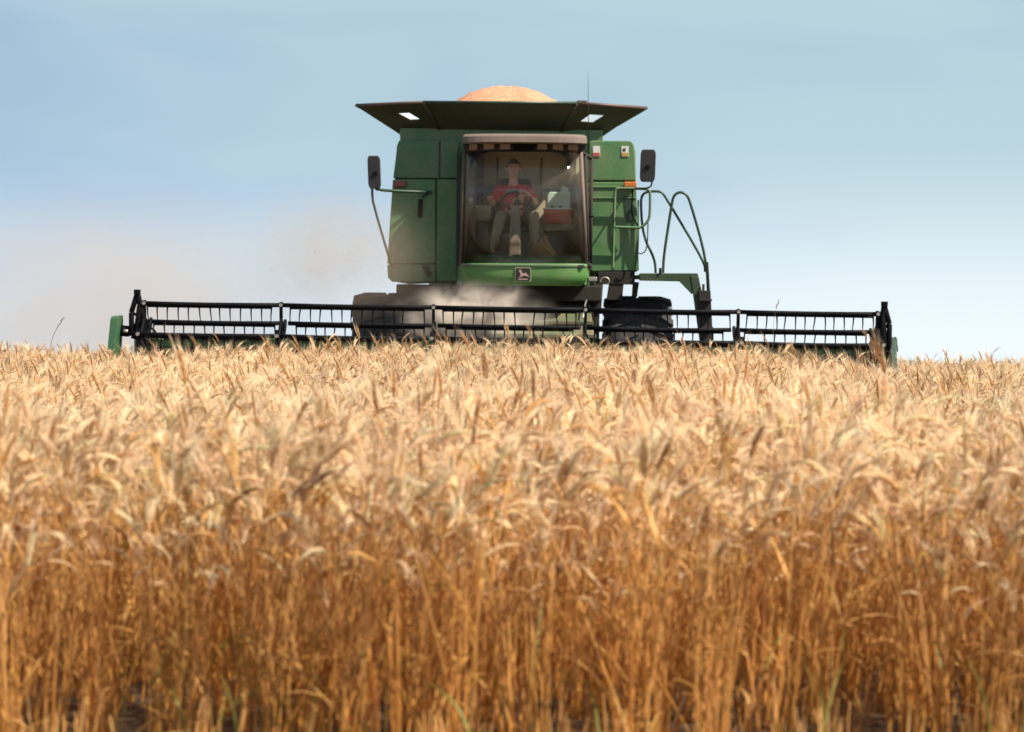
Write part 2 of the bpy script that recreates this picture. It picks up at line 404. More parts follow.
def xz(px, py, Y):
    p = P(px, py, Y); return (p.x, p.z)
def poly(pxs, Y): return [xz(a, b, Y) for a, b in pxs]
def part(mb, name, mat, parent=comb, **k): return mb.build(name, mat, parent, **k)

# hull behind the cab
hull = MB()
hp = poly([(399, 142), (631, 142), (635.5, 150), (638, 270), (637, 272), (392, 281.5), (388.5, 276), (389, 262), (395, 175)], YB + .03)
hull.loft([[(x, YB + .03, z) for x, z in hp], [(x, 38.6, z) for x, z in hp]])
body = part(hull, 'body', 'green_dusty', bevel=.02)
b2 = MB(); q = poly([(400, 128), (603, 130), (603, 143), (400, 143)], YB + .02)
b2.prism(q, YB + .02, 37.4); part(b2, 'tank_base', 'green_dusty', bevel=.01)
rear = MB(); rear.box(-1.35, 1.35, 38.62, 41.0, .95, 3.1); part(rear, 'rear_hood', 'green', bevel=.15)

# front body panels (seams are real gaps)
def panel(name, pxs, mat, th=.03, bevel=.012, Y=YB):
    m = MB(); m.prism(poly(pxs, Y), Y - th + .03, Y + .032); return part(m, name, mat, bevel=bevel)
panel('side_panel', [(399, 140.6), (439.3, 140.6), (439.3, 178.2), (393.2, 178.2), (395.6, 160), (397, 146)], 'green_dusty', .05)
panel('side_panel', [(440.4, 140.6), (458.5, 140.6), (458.5, 178.2), (440.4, 178.2)], 'green_dusty', .05)
panel('side_panel', [(392.9, 179.6), (435.6, 179.6), (435.6, 263.6), (387.3, 263.6)], 'green', .06)
panel('side_panel', [(387.2, 264.8), (435.6, 264.8), (435.6, 281.8), (392, 281.8), (388, 277.5)], 'green', .05)
panel('side_panel', [(436.9, 179.6), (458, 179.6), (457, 281.2), (436.9, 281.2)], 'green', .05)
panel('side_panel', [(589.3, 140.8), (629.5, 140.8), (632.6, 142.3), (634, 145.5), (636, 180.6), (589.5, 180.6)], 'green', .05)
panel('side_panel', [(589.5, 182.2), (636.2, 182.2), (639, 270.5), (590, 271.4)], 'green', .05)
lat = MB(); lat.prism(poly([(418.6, 198.8), (422.8, 199.4), (422, 217.8), (417.6, 217.2)], YB), YB - .06, YB - .02); part(lat, 'door_latch', 'under', bevel=.01)
gr = MB(); gr.prism(poly([(422, 266), (428, 265.5), (432, 274), (427, 277)], YB), YB - .1, YB - .02); part(gr, 'hose_bracket', 'under', bevel=.01)
rb = MB()
for y0, y1 in ((186.3, 187.8), (197.5, 198.6)): rb.prism(poly([(590.2, y0), (636.3, y0), (636.4, y1), (590.2, y1)], YB), YB - .035, YB - .015)
part(rb, 'panel_rib', 'green', bevel=.005)
gp = MB(); gp.prism(poly([(623, 196), (631, 196), (632, 222), (626, 222)], YB), YB - .028, YB - .01); part(gp, 'grab_recess', 'green_dark', bevel=.006)
for x0, x1, low in ((592.9, 600, 'redsticker'), (621.3, 628.6, 'orangesticker')):
    s = MB(); s.prism(poly([(x0, 146.2), (x1, 146.2), (x1, 156.8), (x0, 156.8)], YB), YB - .028, YB - .019); st = part(s, 'sticker', 'white')
    s = MB(); s.prism(poly([(x0 + .4, 152.8), (x1 - .4, 152.8), (x1 - .4, 156.4), (x0 + .4, 156.4)], YB), YB - .031, YB - .0275); s.build('sticker_band', M[low], st)
    if low == 'orangesticker':
        s = MB(); s.prism(poly([(x0 + 1.2, 149), (x0 + 4.6, 148.2), (x0 + 4, 151.4), (x0 + 1.6, 151.8)], YB), YB - .031, YB - .0275); s.build('sticker_symbol', M['green_dark'], st)
for px, mt, nm in (((393.8, 180.5, 406.4, 187), 'redlamp', 'red reflector'), ((623.8, 181.8, 636.6, 187.2), 'orangelamp', 'orange lamp')):
    x0, y0, x1, y1 = px; m = MB(); m.prism(poly([(x0, y0), (x1, y0), (x1, y1), (x0, y1)], YB - .06), YB - .085, YB - .031); o = part(m, 'marker_lamp', mt, bevel=.012); o['label'] = nm + ' on the body front'

# grain tank extension: flared octagon of sheet metal
YR, YBOT = 33.15, 33.62
rim_f = [P(423.4, 102.2, YR), P(577, 103.0, YR)]
rim_c = [P(356.4, 105.4, YR + .55), P(646.4, 108.0, YR + .55)]
bot_f = [P(439.3, 129.4, YBOT), P(561, 131.2, YBOT)]
bot_c = [P(399, 132.2, YBOT + .15), P(603, 134.4, YBOT + .15)]
def sheet(mb, q, t=.012):
    q = [Vector(p) for p in q]; n = (q[1] - q[0]).cross(q[2] - q[0]).normalized() * t
    mb.loft([q, [p + n for p in q]])
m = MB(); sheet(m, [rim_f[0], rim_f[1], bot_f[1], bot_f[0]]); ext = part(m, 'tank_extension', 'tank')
back_rim = [Vector((p.x * .86, 36.9, p.z)) for p in rim_c]; back_bot = [Vector((p.x * .90, 36.6, p.z)) for p in bot_c]
for k in (0, 1):
    # corner sheet with a real window opening
    A, B, C, D = rim_c[k], rim_f[k], bot_f[k], bot_c[k]
    def uv(u, v): return (A * (1 - u) + B * u) * (1 - v) + (D * (1 - u) + C * u) * v
    if k == 0: u0, u1, v0, v1, sk = .47, .66, .35, .60, .20
    else: u0, u1, v0, v1, sk = .46, .70, .33, .60, .14
    hole = [uv(u0, v0), uv(u1, v0), uv(u1 + sk * .45, v1), uv(u0 + sk * .45, v1)]
    out4 = [A, B, C, D]; mm = MB()
    for i in range(4): sheet(mm, [out4[i], out4[(i + 1) % 4], hole[(i + 1) % 4], hole[i]])
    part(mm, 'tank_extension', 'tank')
    mm = MB(); hp4 = [hole[0], hole[1], hole[2], hole[3]]
    nrm = (hp4[1] - hp4[0]).cross(hp4[2] - hp4[0]).normalized()
    mm.loft([[p + nrm * .004 for p in hp4], [p + nrm * .008 for p in hp4]])
    mp_, nt_, out_ = new_mat('clear_tank_window'); t_ = nt_.nodes.new('ShaderNodeBsdfTransparent'); g_ = nt_.nodes.new('ShaderNodeBsdfTranslucent'); g_.inputs[0].default_value = (.8, .8, .78, 1)
    x_ = nt_.nodes.new('ShaderNodeMixShader'); x_.inputs[0].default_value = .25; nt_.links.new(t_.outputs[0], x_.inputs[1]); nt_.links.new(g_.outputs[0], x_.inputs[2]); nt_.links.new(x_.outputs[0], out_.inputs[0])
    part(mm, 'tank_window', mp_)
    # side sheet running back
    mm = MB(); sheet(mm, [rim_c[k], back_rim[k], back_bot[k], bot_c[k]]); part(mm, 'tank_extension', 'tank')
    # corner stiffener and folded rim edge
    mm = MB(); mm.tube([rim_f[k] + Vector((0, -.012, -.01)), bot_f[k] + Vector((0, -.012, 0))], .018, 6); part(mm, 'stiffener', 'tank')
    mm = MB(); mm.tube([rim_c[k], rim_f[k]], .024, 8); mm.tube([rim_c[k], back_rim[k]], .022, 8); part(mm, 'tank_rim', 'rim_edge')
m = MB(); m.tube([rim_f[0], rim_f[1]], .022, 8); part(m, 'tank_rim', 'green_dark')
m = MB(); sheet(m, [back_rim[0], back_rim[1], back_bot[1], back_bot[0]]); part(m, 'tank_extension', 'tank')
m = MB(); p0 = P(582, 103.0, YR + .05); m.box(p0.x - .07, p0.x + .07, YR + .02, YR + .14, p0.z - .02, p0.z + .035); part(m, 'rim_clamp', 'rim_edge', bevel=.01)
m = MB(); m.tube([P(588.4, 139.5, YR - .2), P(588.3, 103, YR - .2), P(588.0, 72, YR - .2)], .006, 6, rads=[.006, .004, .002]); part(m, 'antenna', 'blackplastic')

# cab -------------------------------------------------------------
def front_curve(Y, pl, pr, py_l, py_r, bulge=.20, n=17, ex=4):
    """points across the cab front, bowed forward"""
    a, b = P(pl, py_l, Y), P(pr, py_r, Y); out = []
    for i in range(n):
        t = 2 * i / (n - 1) - 1
        tt = math.copysign(1 - (1 - abs(t)) ** 1.15, t)
        p = a.lerp(b, (tt + 1) / 2); p.y = Y - bulge * (1 - abs(tt) ** ex) + .0; out.append(p)
    return out
def shell(mb, rows, t):
    """closed slab: rows of points, thickness t backwards"""
    nr, nc = len(rows), len(rows[0]); v = [p for r in rows for p in r]; v += [p + Vector((0, t, 0)) for r in rows for p in r]; N_ = nr * nc; f = []
    for i in range(nr - 1):
        for j in range(nc - 1):
            q = (i * nc + j, i * nc + j + 1, (i + 1) * nc + j + 1, (i + 1) * nc + j); f.append(q); f.append(tuple(k + N_ for k in q[::-1]))
    for j in range(nc - 1):
        f.append((j + 1, j, j + N_, j + 1 + N_)); b = (nr - 1) * nc; f.append((b + j, b + j + 1, b + j + 1 + N_, b + j + N_))
    for i in range(nr - 1):
        f.append((i * nc, (i + 1) * nc, (i + 1) * nc + N_, i * nc + N_)); b = nc - 1; f.append(((i + 1) * nc + b, i * nc + b, i * nc + b + N_, (i + 1) * nc + b + N_))
    mb.add(v, f, True); return mb

m = MB(); shell(m, [front_curve(YC, 465.6, 580.2, 152, 152.6), front_curve(YC, 464.3, 582.2, 190, 190.6), front_curve(YC, 461.8, 585.6, 263, 263.6)], .008)
ws = part(m, 'windscreen', 'windscreen')
# lower cab panel with rounded lower corners
rows = []
for t in np.linspace(0, 1, 9):
    y = 263.3 + t * 22.2
    ins = 0 if t < .55 else 6.0 * ((t - .55) / .45) ** 2.6
    back = .05 * max(0, (t - .5) * 2) ** 2
    rows.append([p + Vector((0, back - .012, 0)) for p in front_curve(YC, 460.2 + ins + t * .3, 587.2 - ins, y, y + .6)])
m = MB(); shell(m, rows, .05); part(m, 'lower_cab_panel', 'green_cab', bevel=.008)
m = MB(); shell(m, [[p + Vector((0, -.026, 0)) for p in front_curve(YC, 460.2, 587.4, y, y + .6)] for y in (264, 266.6)], .03); part(m, 'panel_lip', 'green_dusty', bevel=.006)
# emblem
em = front_curve(YC, 460.2, 587.2, 275, 275.6); ye = min(p.y for p in em) - .012
def rr(x0, y0, x1, y1, r, n=4):
    out = []
    for cx, cy, a0 in ((x1 - r, y0 + r, -90), (x1 - r, y1 - r, 0), (x0 + r, y1 - r, 90), (x0 + r, y0 + r, 180)):
        for i in range(n + 1):
            a = R(a0 + 90 * i / n); out.append((cx + r * math.cos(a), cy + r * math.sin(a)))
    return out
m = MB(); m.prism(poly(rr(514.9, 267.3, 531.1, 281.8, 1.6), ye), ye - .012, ye + .03); emb = part(m, 'emblem', 'plateedge')
m = MB(); m.prism(poly(rr(515.8, 268.2, 530.2, 280.9, 1.2), ye), ye - .016, ye - .010); m.build('emblem_field', M['platedark'], emb)
deer = [(519.6, 271.4), (518.8, 270.3), (519.4, 269.4), (519.9, 270.6), (520.3, 269.2), (520.9, 270.5), (521.5, 269.7), (521.4, 271.2), (522.0, 272.2), (522.6, 273.4),
        (525.0, 273.3), (526.3, 272.4), (526.4, 273.6), (527.6, 275.2), (529.0, 276.2), (528.9, 276.9), (526.8, 276.3), (525.4, 275.6), (522.8, 275.9), (521.4, 276.7), (519.4, 277.9), (518.5, 277.8), (520.2, 276.5), (520.6, 275.3), (520.4, 273.4), (519.9, 272.4), (518.7, 272.2)]
m = MB(); m.prism(poly(deer, ye), ye - .021, ye - .014); m.build('deer_silhouette', M['platepale'], emb)
m = MB(); m.prism(poly(rr(518.2, 278.7, 527.6, 279.8, .4), ye), ye - .019, ye - .014); m.build('emblem_bar', M['platepale'], emb)

# roof with visor
def roof_ring(y_px, grow, Y, fwd):
    c = front_curve(Y - fwd, 462.2 - grow, 587.2 + grow, y_px, y_px + .7, bulge=.16); return c
top = roof_ring(134.2, -3.0, YC - .10, .10); mid = roof_ring(136.2, -.4, YC - .10, .14); low = roof_ring(143.2, .0, YC - .10, .16)
def close_back(c, Y): return c + [Vector((c[-1].x, Y, c[-1].z)), Vector((c[0].x, Y, c[0].z))]
m = MB(); m.loft([close_back(low, 33.58), close_back(mid, 33.58), close_back(top, 33.58)], smooth=False); part(m, 'cab_roof', 'roof', bevel=.012)
# lamp recess under visor
m = MB(); shell(m, [front_curve(YC - .03, 463.5, 585.0, 143.2, 143.9, bulge=.15), front_curve(YC + .0, 465.0, 581.5, 152.2, 152.9, bulge=.19)], .06); part(m, 'lamp_bar', 'under')
lampbar_a = front_curve(YC - .03, 463.5, 585.0, 147.4, 148.1, bulge=.15, n=201)
for x0, x1 in ((469.4, 477.8), (483.8, 494.6), (499.4, 510.4), (537, 546.8), (552.8, 563.4), (568, 578)):
    xm = P((x0 + x1) / 2, 147.5, YC - .15).x; pm = min(lampbar_a, key=lambda p: abs(p.x - xm)); hw = (x1 - x0) / 2 / 75.5
    m = MB(); m.loft([[(pm.x - hw, pm.y - .012, pm.z - .030), (pm.x + hw, pm.y - .012, pm.z - .034), (pm.x + hw, pm.y - .02, pm.z + .046), (pm.x - hw, pm.y - .02, pm.z + .046)],
                      [(pm.x - hw, pm.y + .03, pm.z - .048), (pm.x + hw, pm.y + .03, pm.z - .048), (pm.x + hw, pm.y + .03, pm.z + .048), (pm.x - hw, pm.y + .03, pm.z + .048)]])
    part(m, 'work_light', 'lampglass', bevel=.01)
m = MB(); pm = min(lampbar_a, key=lambda p: abs(p.x - P(523.5, 147, YC - .15).x)); m.box(pm.x - .135, pm.x + .135, pm.y - .04, pm.y + .02, pm.z - .045, pm.z + .04); part(m, 'lamp_bar_grille', 'black', bevel=.01)

# pillars, door, side glass
def bar(name, a, b, r, mat='roof', n=8):
    m = MB(); m.tube([a, b], r, n); return part(m, name, mat)
fl_t, fl_b, fr_t, fr_b = P(464.6, 151.5, YC + .02), P(460.9, 264, YC + .02), P(580.8, 152, YC + .02), P(586.0, 264, YC + .02)
bar('pillar', fl_t, fl_b, .022, 'cabinpost'); bar('pillar', fr_t, fr_b, .028, 'roof')
XL, XR = P(459.2, 200, 33.5).x, P(590.0, 200, 33.5).x
zt, zb = fl_t.z, fl_b.z
for x, nm in ((XL, 'rear_post'), (XR, 'rear_post')):
    m = MB(); m.box(x - .04, x + .04, 33.46, 33.56, zb - .05, zt + .06); part(m, nm, 'blackplastic', bevel=.01)
for k, (t, b, x) in enumerate(((fl_t, fl_b, XL), (fr_t, fr_b, XR))):
    g = MB(); q = [t + Vector((0, .03, 0)), Vector((x, 33.44, t.z)), Vector((x, 33.44, b.z)), b + Vector((0, .03, 0))]
    sheet(g, q, .006)
    if k == 0: part(g, 'side_window', 'sideglass')
    else:
        dr = part(g, 'door', 'sideglass')
        fm = MB(); pts = [p + Vector((.012, 0, 0)) for p in q]; fm.tube([pts[0], pts[1]], .02, 6); fm.tube([pts[1], pts[2]], .026, 6); fm.tube([pts[2], pts[3]], .03, 6)
        mid_t, mid_b = pts[0].lerp(pts[1], .35), pts[3].lerp(pts[2], .35); fm.tube([mid_t, mid_b], .024, 6)
        fm.build('door_frame', M['under'], dr)
        hd = MB(); hp_ = P(591.2, 217.5, 32.9); hd.tube([hp_ + Vector((-.06, 0, 0)), hp_ + Vector((.02, -.03, .012)), hp_ + Vector((.02, -.16, .012))], .012, 6); hd.build('handle', M['black'], dr)
    s = MB(); lo = [b + Vector((0, .02, -.02)), Vector((x, 33.5, b.z - .02)), Vector((x, 33.5, b.z - .27)), b + Vector((.02 if k == 0 else -.02, .02, -.27))]
    sheet(s, lo, .02); part(s, 'cab_side', 'green_cab')
# interior
zf = P(520, 262.5, YC + .3).z - .03
m = MB(); m.box(fl_b.x + .03, fr_b.x - .03, YC - .12, 33.5, zf - .03, zf); part(m, 'cab_floor', 'seat')
m = MB(); m.box(XL + .05, XR - .05, 33.50, 33.585, zf, zt + .05); back = part(m, 'cab_rear_wall', 'cabin')
m = MB()
for px in (477, 497, 541, 567): x = P(px, 200, 33.5).x; m.box(x - .012, x + .012, 33.47, 33.505, zf + .9, zt)
x0, x1 = P(476, 0, 33.5).x, P(569, 0, 33.5).x; zz = P(520, 190, 33.5).z; m.box(x0, x1, 33.465, 33.503, zz - .02, zz + .02); m.build('wall_moulding', M['cabinpost'], back)
for px in (479.5, 572):
    x = P(px, 200, 33.44).x; m = MB(); m.box(x - .055, x + .055, 33.38, 33.465, zf, zt); part(m, 'interior_post', 'cabinpost', bevel=.02)
m = MB(); m.box(fl_t.x, fr_t.x, YC + .1, 33.55, zt + .03, zt + .06); part(m, 'headliner', 'cabin')
sx = 0.005
m = MB(); m.box(sx - .27, sx + .27, 32.72, 33.2, 2.40, 2.54); seat = part(m, 'driver_seat', 'seat', bevel=.05, seg=3)
m = MB(); m.loft([[(sx - .27, 33.16, 2.5), (sx + .27, 33.16, 2.5), (sx + .27, 33.3, 2.5), (sx - .27, 33.3, 2.5)], [(sx - .29, 33.24, 2.95), (sx + .29, 33.24, 2.95), (sx + .29, 33.36, 2.95), (sx - .29, 33.36, 2.95)], [(sx - .22, 33.28, 3.26), (sx + .22, 33.28, 3.26), (sx + .22, 33.38, 3.26), (sx - .22, 33.38, 3.26)]]); m.build('seat_backrest', M['seat'], seat, bevel=.04, seg=3)
m = MB(); m.box(sx - .2, sx + .2, 32.85, 33.15, zf, 2.41); m.build('seat_pedestal', M['blackplastic'], seat, bevel=.02)
# right-hand console (left in the picture)
a, b = P(475.5, 203, 32.75), P(491, 221, 32.75)
m = MB(); m.box(a.x, b.x, 32.65, 33.2, b.z, a.z - .03); con = part(m, 'console', 'console', bevel=.025)
m = MB(); m.box(a.x + .03, b.x - .03, 32.75, 33.15, zf, b.z); m.build('console_base', M['blackplastic'], con)
p = P(488.5, 203, 32.73); m = MB(); m.tube([p + Vector((0, 0, -.06)), p + Vector((0, -.02, .02))], .012, 8); m.build('control_lever', M['black'], con)
m = MB(); p = P(471.2, 199.5, 32.5); m.tube([p, p + Vector((0, .03, 0))], .03, 10); m.tube([p + Vector((0, .02, -.02)), p + Vector((.02, .3, -.25))], .01, 6); part(m, 'round_gauge', 'steel')
# steering column and wheel
WC = P(517.2, 200.5, 32.72)
c0, c1 = P(514.5, 261, 32.42), WC + Vector((-.02, -.03, -.05))
m = MB(); v0, v1 = Vector((c0.x, 32.42, zf)), Vector((c1.x, 32.62, c1.z - .02))
m.loft([[v0 + Vector((dx, dy, 0)) for dx, dy in ((-.085, -.08), (.085, -.08), (.085, .1), (-.085, .1))], [v0.lerp(v1, .55) + Vector((dx, dy, 0)) for dx, dy in ((-.075, -.07), (.075, -.07), (.075, .08), (-.075, .08))],
        [v1 + Vector((dx, dy, 0)) for dx, dy in ((-.055, -.05), (.055, -.05), (.055, .06), (-.055, .06))]]); colm = part(m, 'steering_column', 'console', bevel=.02)
tilt = Matrix.Rotation(R(42), 3, 'X'); rw = .19
ring = [WC + tilt @ Vector((rw * math.cos(a), rw * math.sin(a), 0)) for a in np.linspace(0, 2 * math.pi, 33)]
m = MB(); m.tube(ring, .016, 8)
for a in (90, 210, 330): m.tube([WC + tilt @ Vector((0, 0, -.04)), WC + tilt @ Vector((rw * math.cos(R(a)), rw * math.sin(R(a)), 0))], .012, 6)
m.tube([WC + tilt @ Vector((0, 0, -.07)), WC + tilt @ Vector((0, 0, -.01))], .045, 10); m.build('steering_wheel', M['black'], colm)
# buddy seat
a, b = P(543.5, 224, 32.75), P(574, 232, 32.75)
m = MB(); m.box(a.x, b.x, 32.7, 33.25, b.z, a.z); bud = part(m, 'passenger_seat', 'buddy', bevel=.03, seg=3)
m = MB(); m.box(a.x + .03, b.x - .02, 32.78, 33.3, zf, b.z + .002); m.build('seat_box', M['blackplastic'], bud, bevel=.01)
SEATZ = a.z

# mirrors
def mirror(px0, py0, px1, py1, Y, lean, arms, nm):
    a, b = P(px0, py0, Y), P(px1, py1, Y); w = b.x - a.x; h = a.z - b.z
    pl = [(x * w + a.x, z * h + b.z) for x, z in [((q[0]), 1 - q[1]) for q in rr(0, 0, 1, 1, .18)]]
    pl = [(x + lean * (z - b.z) / h, z) for x, z in pl]
    m = MB(); m.loft([[(x, Y, z) for x, z in pl], [(a.x + (x - a.x) * .96 + w * .02, Y + .07, z) for x, z in pl]], smooth=False)
    o = part(m, 'mirror', 'glossblack', bevel=.012)
    g = MB(); g.prism([(a.x + w * .12, b.z + h * .08), (a.x + w * .88, b.z + h * .08), (a.x + w * .88, b.z + h * .92), (a.x + w * .12, b.z + h * .92)], Y + .068, Y + .078); g.build('mirror_glass', M['mirrorglass'], o)
    k = MB(); c = Vector(((a.x + b.x) / 2, Y, a.z - h * .55)); k.tube([c + Vector((0, -.015, 0)), c + Vector((0, .02, 0))], .035, 10); k.build('mirror_clamp', M['black'], o)
    for pts, r in arms: k = MB(); k.tube(smooth_path([P(*p) for p in pts], 1), r, 8); k.build('mirror_arm', M['green_dark'], o)
mirror(368.6, 155.6, 381.2, 188.6, 32.9, -.02, [([(376, 189, 32.92), (385, 190.6, 33.1), (429, 192.3, 33.52)], .020), ([(372.6, 170, 32.95), (372.0, 193, 32.95), (373.2, 204, 32.97), (391.4, 266, 33.5)], .017), ([(422, 196.8, 33.52), (432, 191.5, 33.5)], .016)], 'l')
mirror(639.9, 149.3, 655, 181.9, 33.0, .012, [([(651.5, 165, 33.03), (652.3, 182, 33.03), (650.5, 187.4, 33.08), (643, 188.6, 33.25), (630, 188.2, 33.56)], .012)], 'r')

# platform, ladder and handrails on the picture's right
YP = 33.4
m = MB(); m.prism(poly([(639.5, 273.2), (697.5, 273.2), (698.8, 277), (692.2, 294.5), (679.6, 281.4), (639.5, 280.6)], YP), YP, YP + .07)
m.prism(poly([(690.5, 275.5), (698.8, 277), (712.4, 345), (700.3, 345)], YP), YP - .008, YP + .06)
m.box(P(640, 0, YP).x, P(697, 0, YP).x, YP + .07, YP + 1.0, P(660, 279, YP).z, P(660, 275, YP).z); plat = part(m, 'platform', paint('platform_paint', (.016, .055, .022), .6, dust=.35, dust_col=(.10, .07, .045)), bevel=.008)
m = MB(); xl0, xl1 = P(699, 295, YP), P(712, 345, YP)
m.prism(poly([(698.0, 290.5), (710.3, 290.5), (713, 345), (702, 345)], YP), YP - .05, YP - .012)
m.tube([P(707.5, 262, YP - .02), P(712.5, 345, YP - .02)], .014, 6); m.tube([P(703.5, 284, YP - .02), P(703.0, 298, YP - .02)], .02, 6)
lad = part(m, 'ladder', 'under', bevel=.006)
for yy in (300, 314, 328, 342):
    m = MB(); m.box(P(698 + (yy - 290) * .09, yy, YP).x, P(711 + (yy - 290) * .05, yy, YP).x, YP - .10, YP + .12, P(700, yy, YP).z - .015, P(700, yy, YP).z + .015); m.build('step', M['under'], lad, bevel=.004)
def rail(pts, r, Y, mat='green_dark'):
    k = MB(); k.tube(smooth_path([P(a, b, Y) for a, b in pts], 2), r, 8); return part(k, 'handrail', mat)
rail([(612.7, 271), (614.7, 194), (615.6, 189), (620, 188.2), (644, 188.6), (649.6, 190), (650.3, 196), (650, 214), (648.4, 221), (641.5, 227.6), (636, 227.8), (614.2, 227)], .019, 33.45, 'green_dusty')
rail([(655.7, 273), (654.8, 259), (643, 236), (640.6, 203), (642, 195), (647, 191.6), (656, 191.2), (662, 192), (667, 199.5), (704.4, 262), (705.2, 272)], .018, 33.5)
rail([(663, 273), (663.7, 256), (671.6, 205), (673.6, 195.5), (679.8, 191.6), (686.2, 194), (690, 201), (706.4, 259), (708.3, 297)], .019, 33.42)
rail([(636.2, 271), (638.6, 240), (638.2, 200)], .012, 33.55, 'green_dusty')
rail([(648, 223), (647.2, 250), (641, 254.5), (637, 252)], .008, 33.46, 'black')
rail([(632.5, 190), (631.6, 215), (638, 226)], .012, 33.47, 'black')
m = MB(); p = P(660.2, 271.5, 33.4); m.tube([p + Vector((0, 0, -.03)), p + Vector((0, 0, .05))], .018, 6); part(m, 'platform_pin', 'black')

# undercarriage
zu = P(500, 284, YB).z
m = MB(); m.box(P(396, 290, YB).x, P(600, 290, YB).x, YB + .05, 38.4, 1.02, zu - .015)
m.box(P(462, 290, YB).x, P(600, 290, YB).x, 32.75, YB + .05, 1.58, zu - .015); part(m, 'undercarriage', 'under', bevel=.02)
m = MB(); m.box(P(601, 0, YB).x, P(638, 0, YB).x, YB - .03, 34.3, P(610, 284, YB).z, P(610, 271.8, YB).z)
m.prism(poly([(610, 280), (624, 280), (622, 300), (607, 300)], YB), YB - .02, YB + .22)
m.prism(poly([(633, 282), (639, 282), (637, 297), (632, 297)], YB), YB - .02, YB + .1)
m.prism(poly([(590, 284), (603, 284), (601, 312), (594, 312)], YB - .3), YB - .35, YB - .2); part(m, 'platform_bracket', 'under', bevel=.006)
m = MB(); a = P(588, 277, 33.0); m.box(a.x, a.x + .12, 32.9, 33.3, a.z - .06, a.z); part(m, 'cab_step', 'steel', bevel=.01)
m = MB(); c = P(605, 281, 33.2); m.tube([c + Vector((.06 * math.cos(t), 0, .05 * math.sin(t))) for t in np.linspace(-1.2, 3.6, 14)], .009, 6); m.tube([P(590, 287, 33.2), P(585, 305, 32.6), P(583, 318, 32.0)], .012, 6); part(m, 'hydraulic_hose', 'steel')
m = MB(); m.tube([(-1.5, 34.3, .78), (1.6, 34.3, .78)], .14, 12); part(m, 'axle', 'under')
fx0, fx1 = P(497, 0, 32).x, P(596, 0, 32).x
m = MB(); m.loft([[(fx0 - .05, 30.75, .28), (fx1 + .02, 30.75, .28), (fx1 + .02, 30.75, .95), (fx0 - .05, 30.75, .95)], [(fx0, 33.5, .98), (fx1, 33.5, .98), (fx1, 33.3, 1.62), (fx0, 33.3, 1.62)]]); fh = part(m, 'feeder_house', 'feeder', bevel=.03)
m = MB()
for t in (.2, .45, .7): m.box(fx0 - .03, fx1 + .03, 30.8 + t * 2.5, 30.88 + t * 2.5, .97 + t * .67, 1.02 + t * .67)
m.build('feeder_rib', M['feeder'], fh, bevel=.008)
# wheels
def wheel(cx, Y, rad, wid, zc, lugs=22):
    prof = [(-.5, .50), (-.5, .60), (-.50, .80), (-.47, .90), (-.40, .955), (-.2, .97), (0, .972), (.2, .97), (.40, .955), (.47, .90), (.5, .80), (.5, .60), (.5, .50)]
    rim = MB(); rim.lathe_x((cx, Y, zc), [(-.42 * wid, .2 * rad), (-.40 * wid, .50 * rad), (-.47 * wid, .56 * rad), (.47 * wid, .56 * rad), (.40 * wid, .5 * rad), (.42 * wid, .2 * rad)], 32)
    ro = part(rim, 'wheel', 'rimyellow')
    ty = MB(); ty.lathe_x((cx, Y, zc), [(x * wid, r * rad) for x, r in prof], 56)
    for k in range(lugs):
        for sgn in (1, -1):
            a0 = 2 * math.pi * (k + (.5 if sgn < 0 else 0)) / lugs; st = []
            for j in range(4):
                t = j / 3; x = sgn * wid * (.02 + .49 * t); a = a0 + .20 * t; ro_ = rad * (1.0 - (.0 if t < .8 else .05)); ri = rad * .93 * (1 if t < .8 else .96); hw = .052 + .012 * t
                st.append([(cx + x, Y + math.cos(a + s_ * hw * f_) * r_, zc + math.sin(a + s_ * hw * f_) * r_) for s_, r_, f_ in ((-1, ri, 1.25), (1, ri, 1.25), (1, ro_, .85), (-1, ro_, .85))])
            ty.loft(st)
    ty.build('tyre', M['rubber'], ro)
    return ro
xr0, xr1 = P(605.5, 320, 34.0).x, P(671, 320, 34.0).x; wid = xr1 - xr0
ztop = P(640, 296, 34.3).z
zc_ = ztop - .86
wheel((xr0 + xr1) / 2, 34.3, .86, wid, zc_)
xl1 = P(353.5, 320, 34.0).x; wheel(xl1 + wid / 2, 34.3, .86, wid, P(385, 292.5, 34.3).z - .86)
for x in (-1.25, 1.25): wheel(x, 39.6, .62, .42, float(ground_z(x, 39.6)) + .62, 18)
# header --------------------------------------------------------------
YHD = 29.5
HTX = lambda x: -0.0045 * x          # the header hangs a touch lower on the picture's right
hx0, hx1 = P(122, 320, 29.6).x, P(893, 330, 29.6).x
def zt_(x): return HTX(x)
m = MB()
y0 = 30.55; ztop = 1.02
def tilted_box(mb, x0, x1, ya, yb, za, zb):
    mb.loft([[(x0, ya, za + HTX(x0)), (x0, yb, za + HTX(x0)), (x0, yb, zb + HTX(x0)), (x0, ya, zb + HTX(x0))], [(x1, ya, za + HTX(x1)), (x1, yb, za + HTX(x1)), (x1, yb, zb + HTX(x1)), (x1, ya, zb + HTX(x1))]])
tilted_box(m, hx0, hx1, 30.55, 30.62, .22, 1.035); tilted_box(m, hx0, hx1, 30.50, 30.68, 1.0355, 1.10); tilted_box(m, hx0, hx1, 29.3, 30.56, .12, .20)
head = part(m, 'header', 'green', bevel=.01)
m = MB(); m.tube([(hx0 + .1, 30.2, .55 + HTX(hx0)), (hx1 - .1, 30.2, .55 + HTX(hx1))], .20, 14)
aug = []
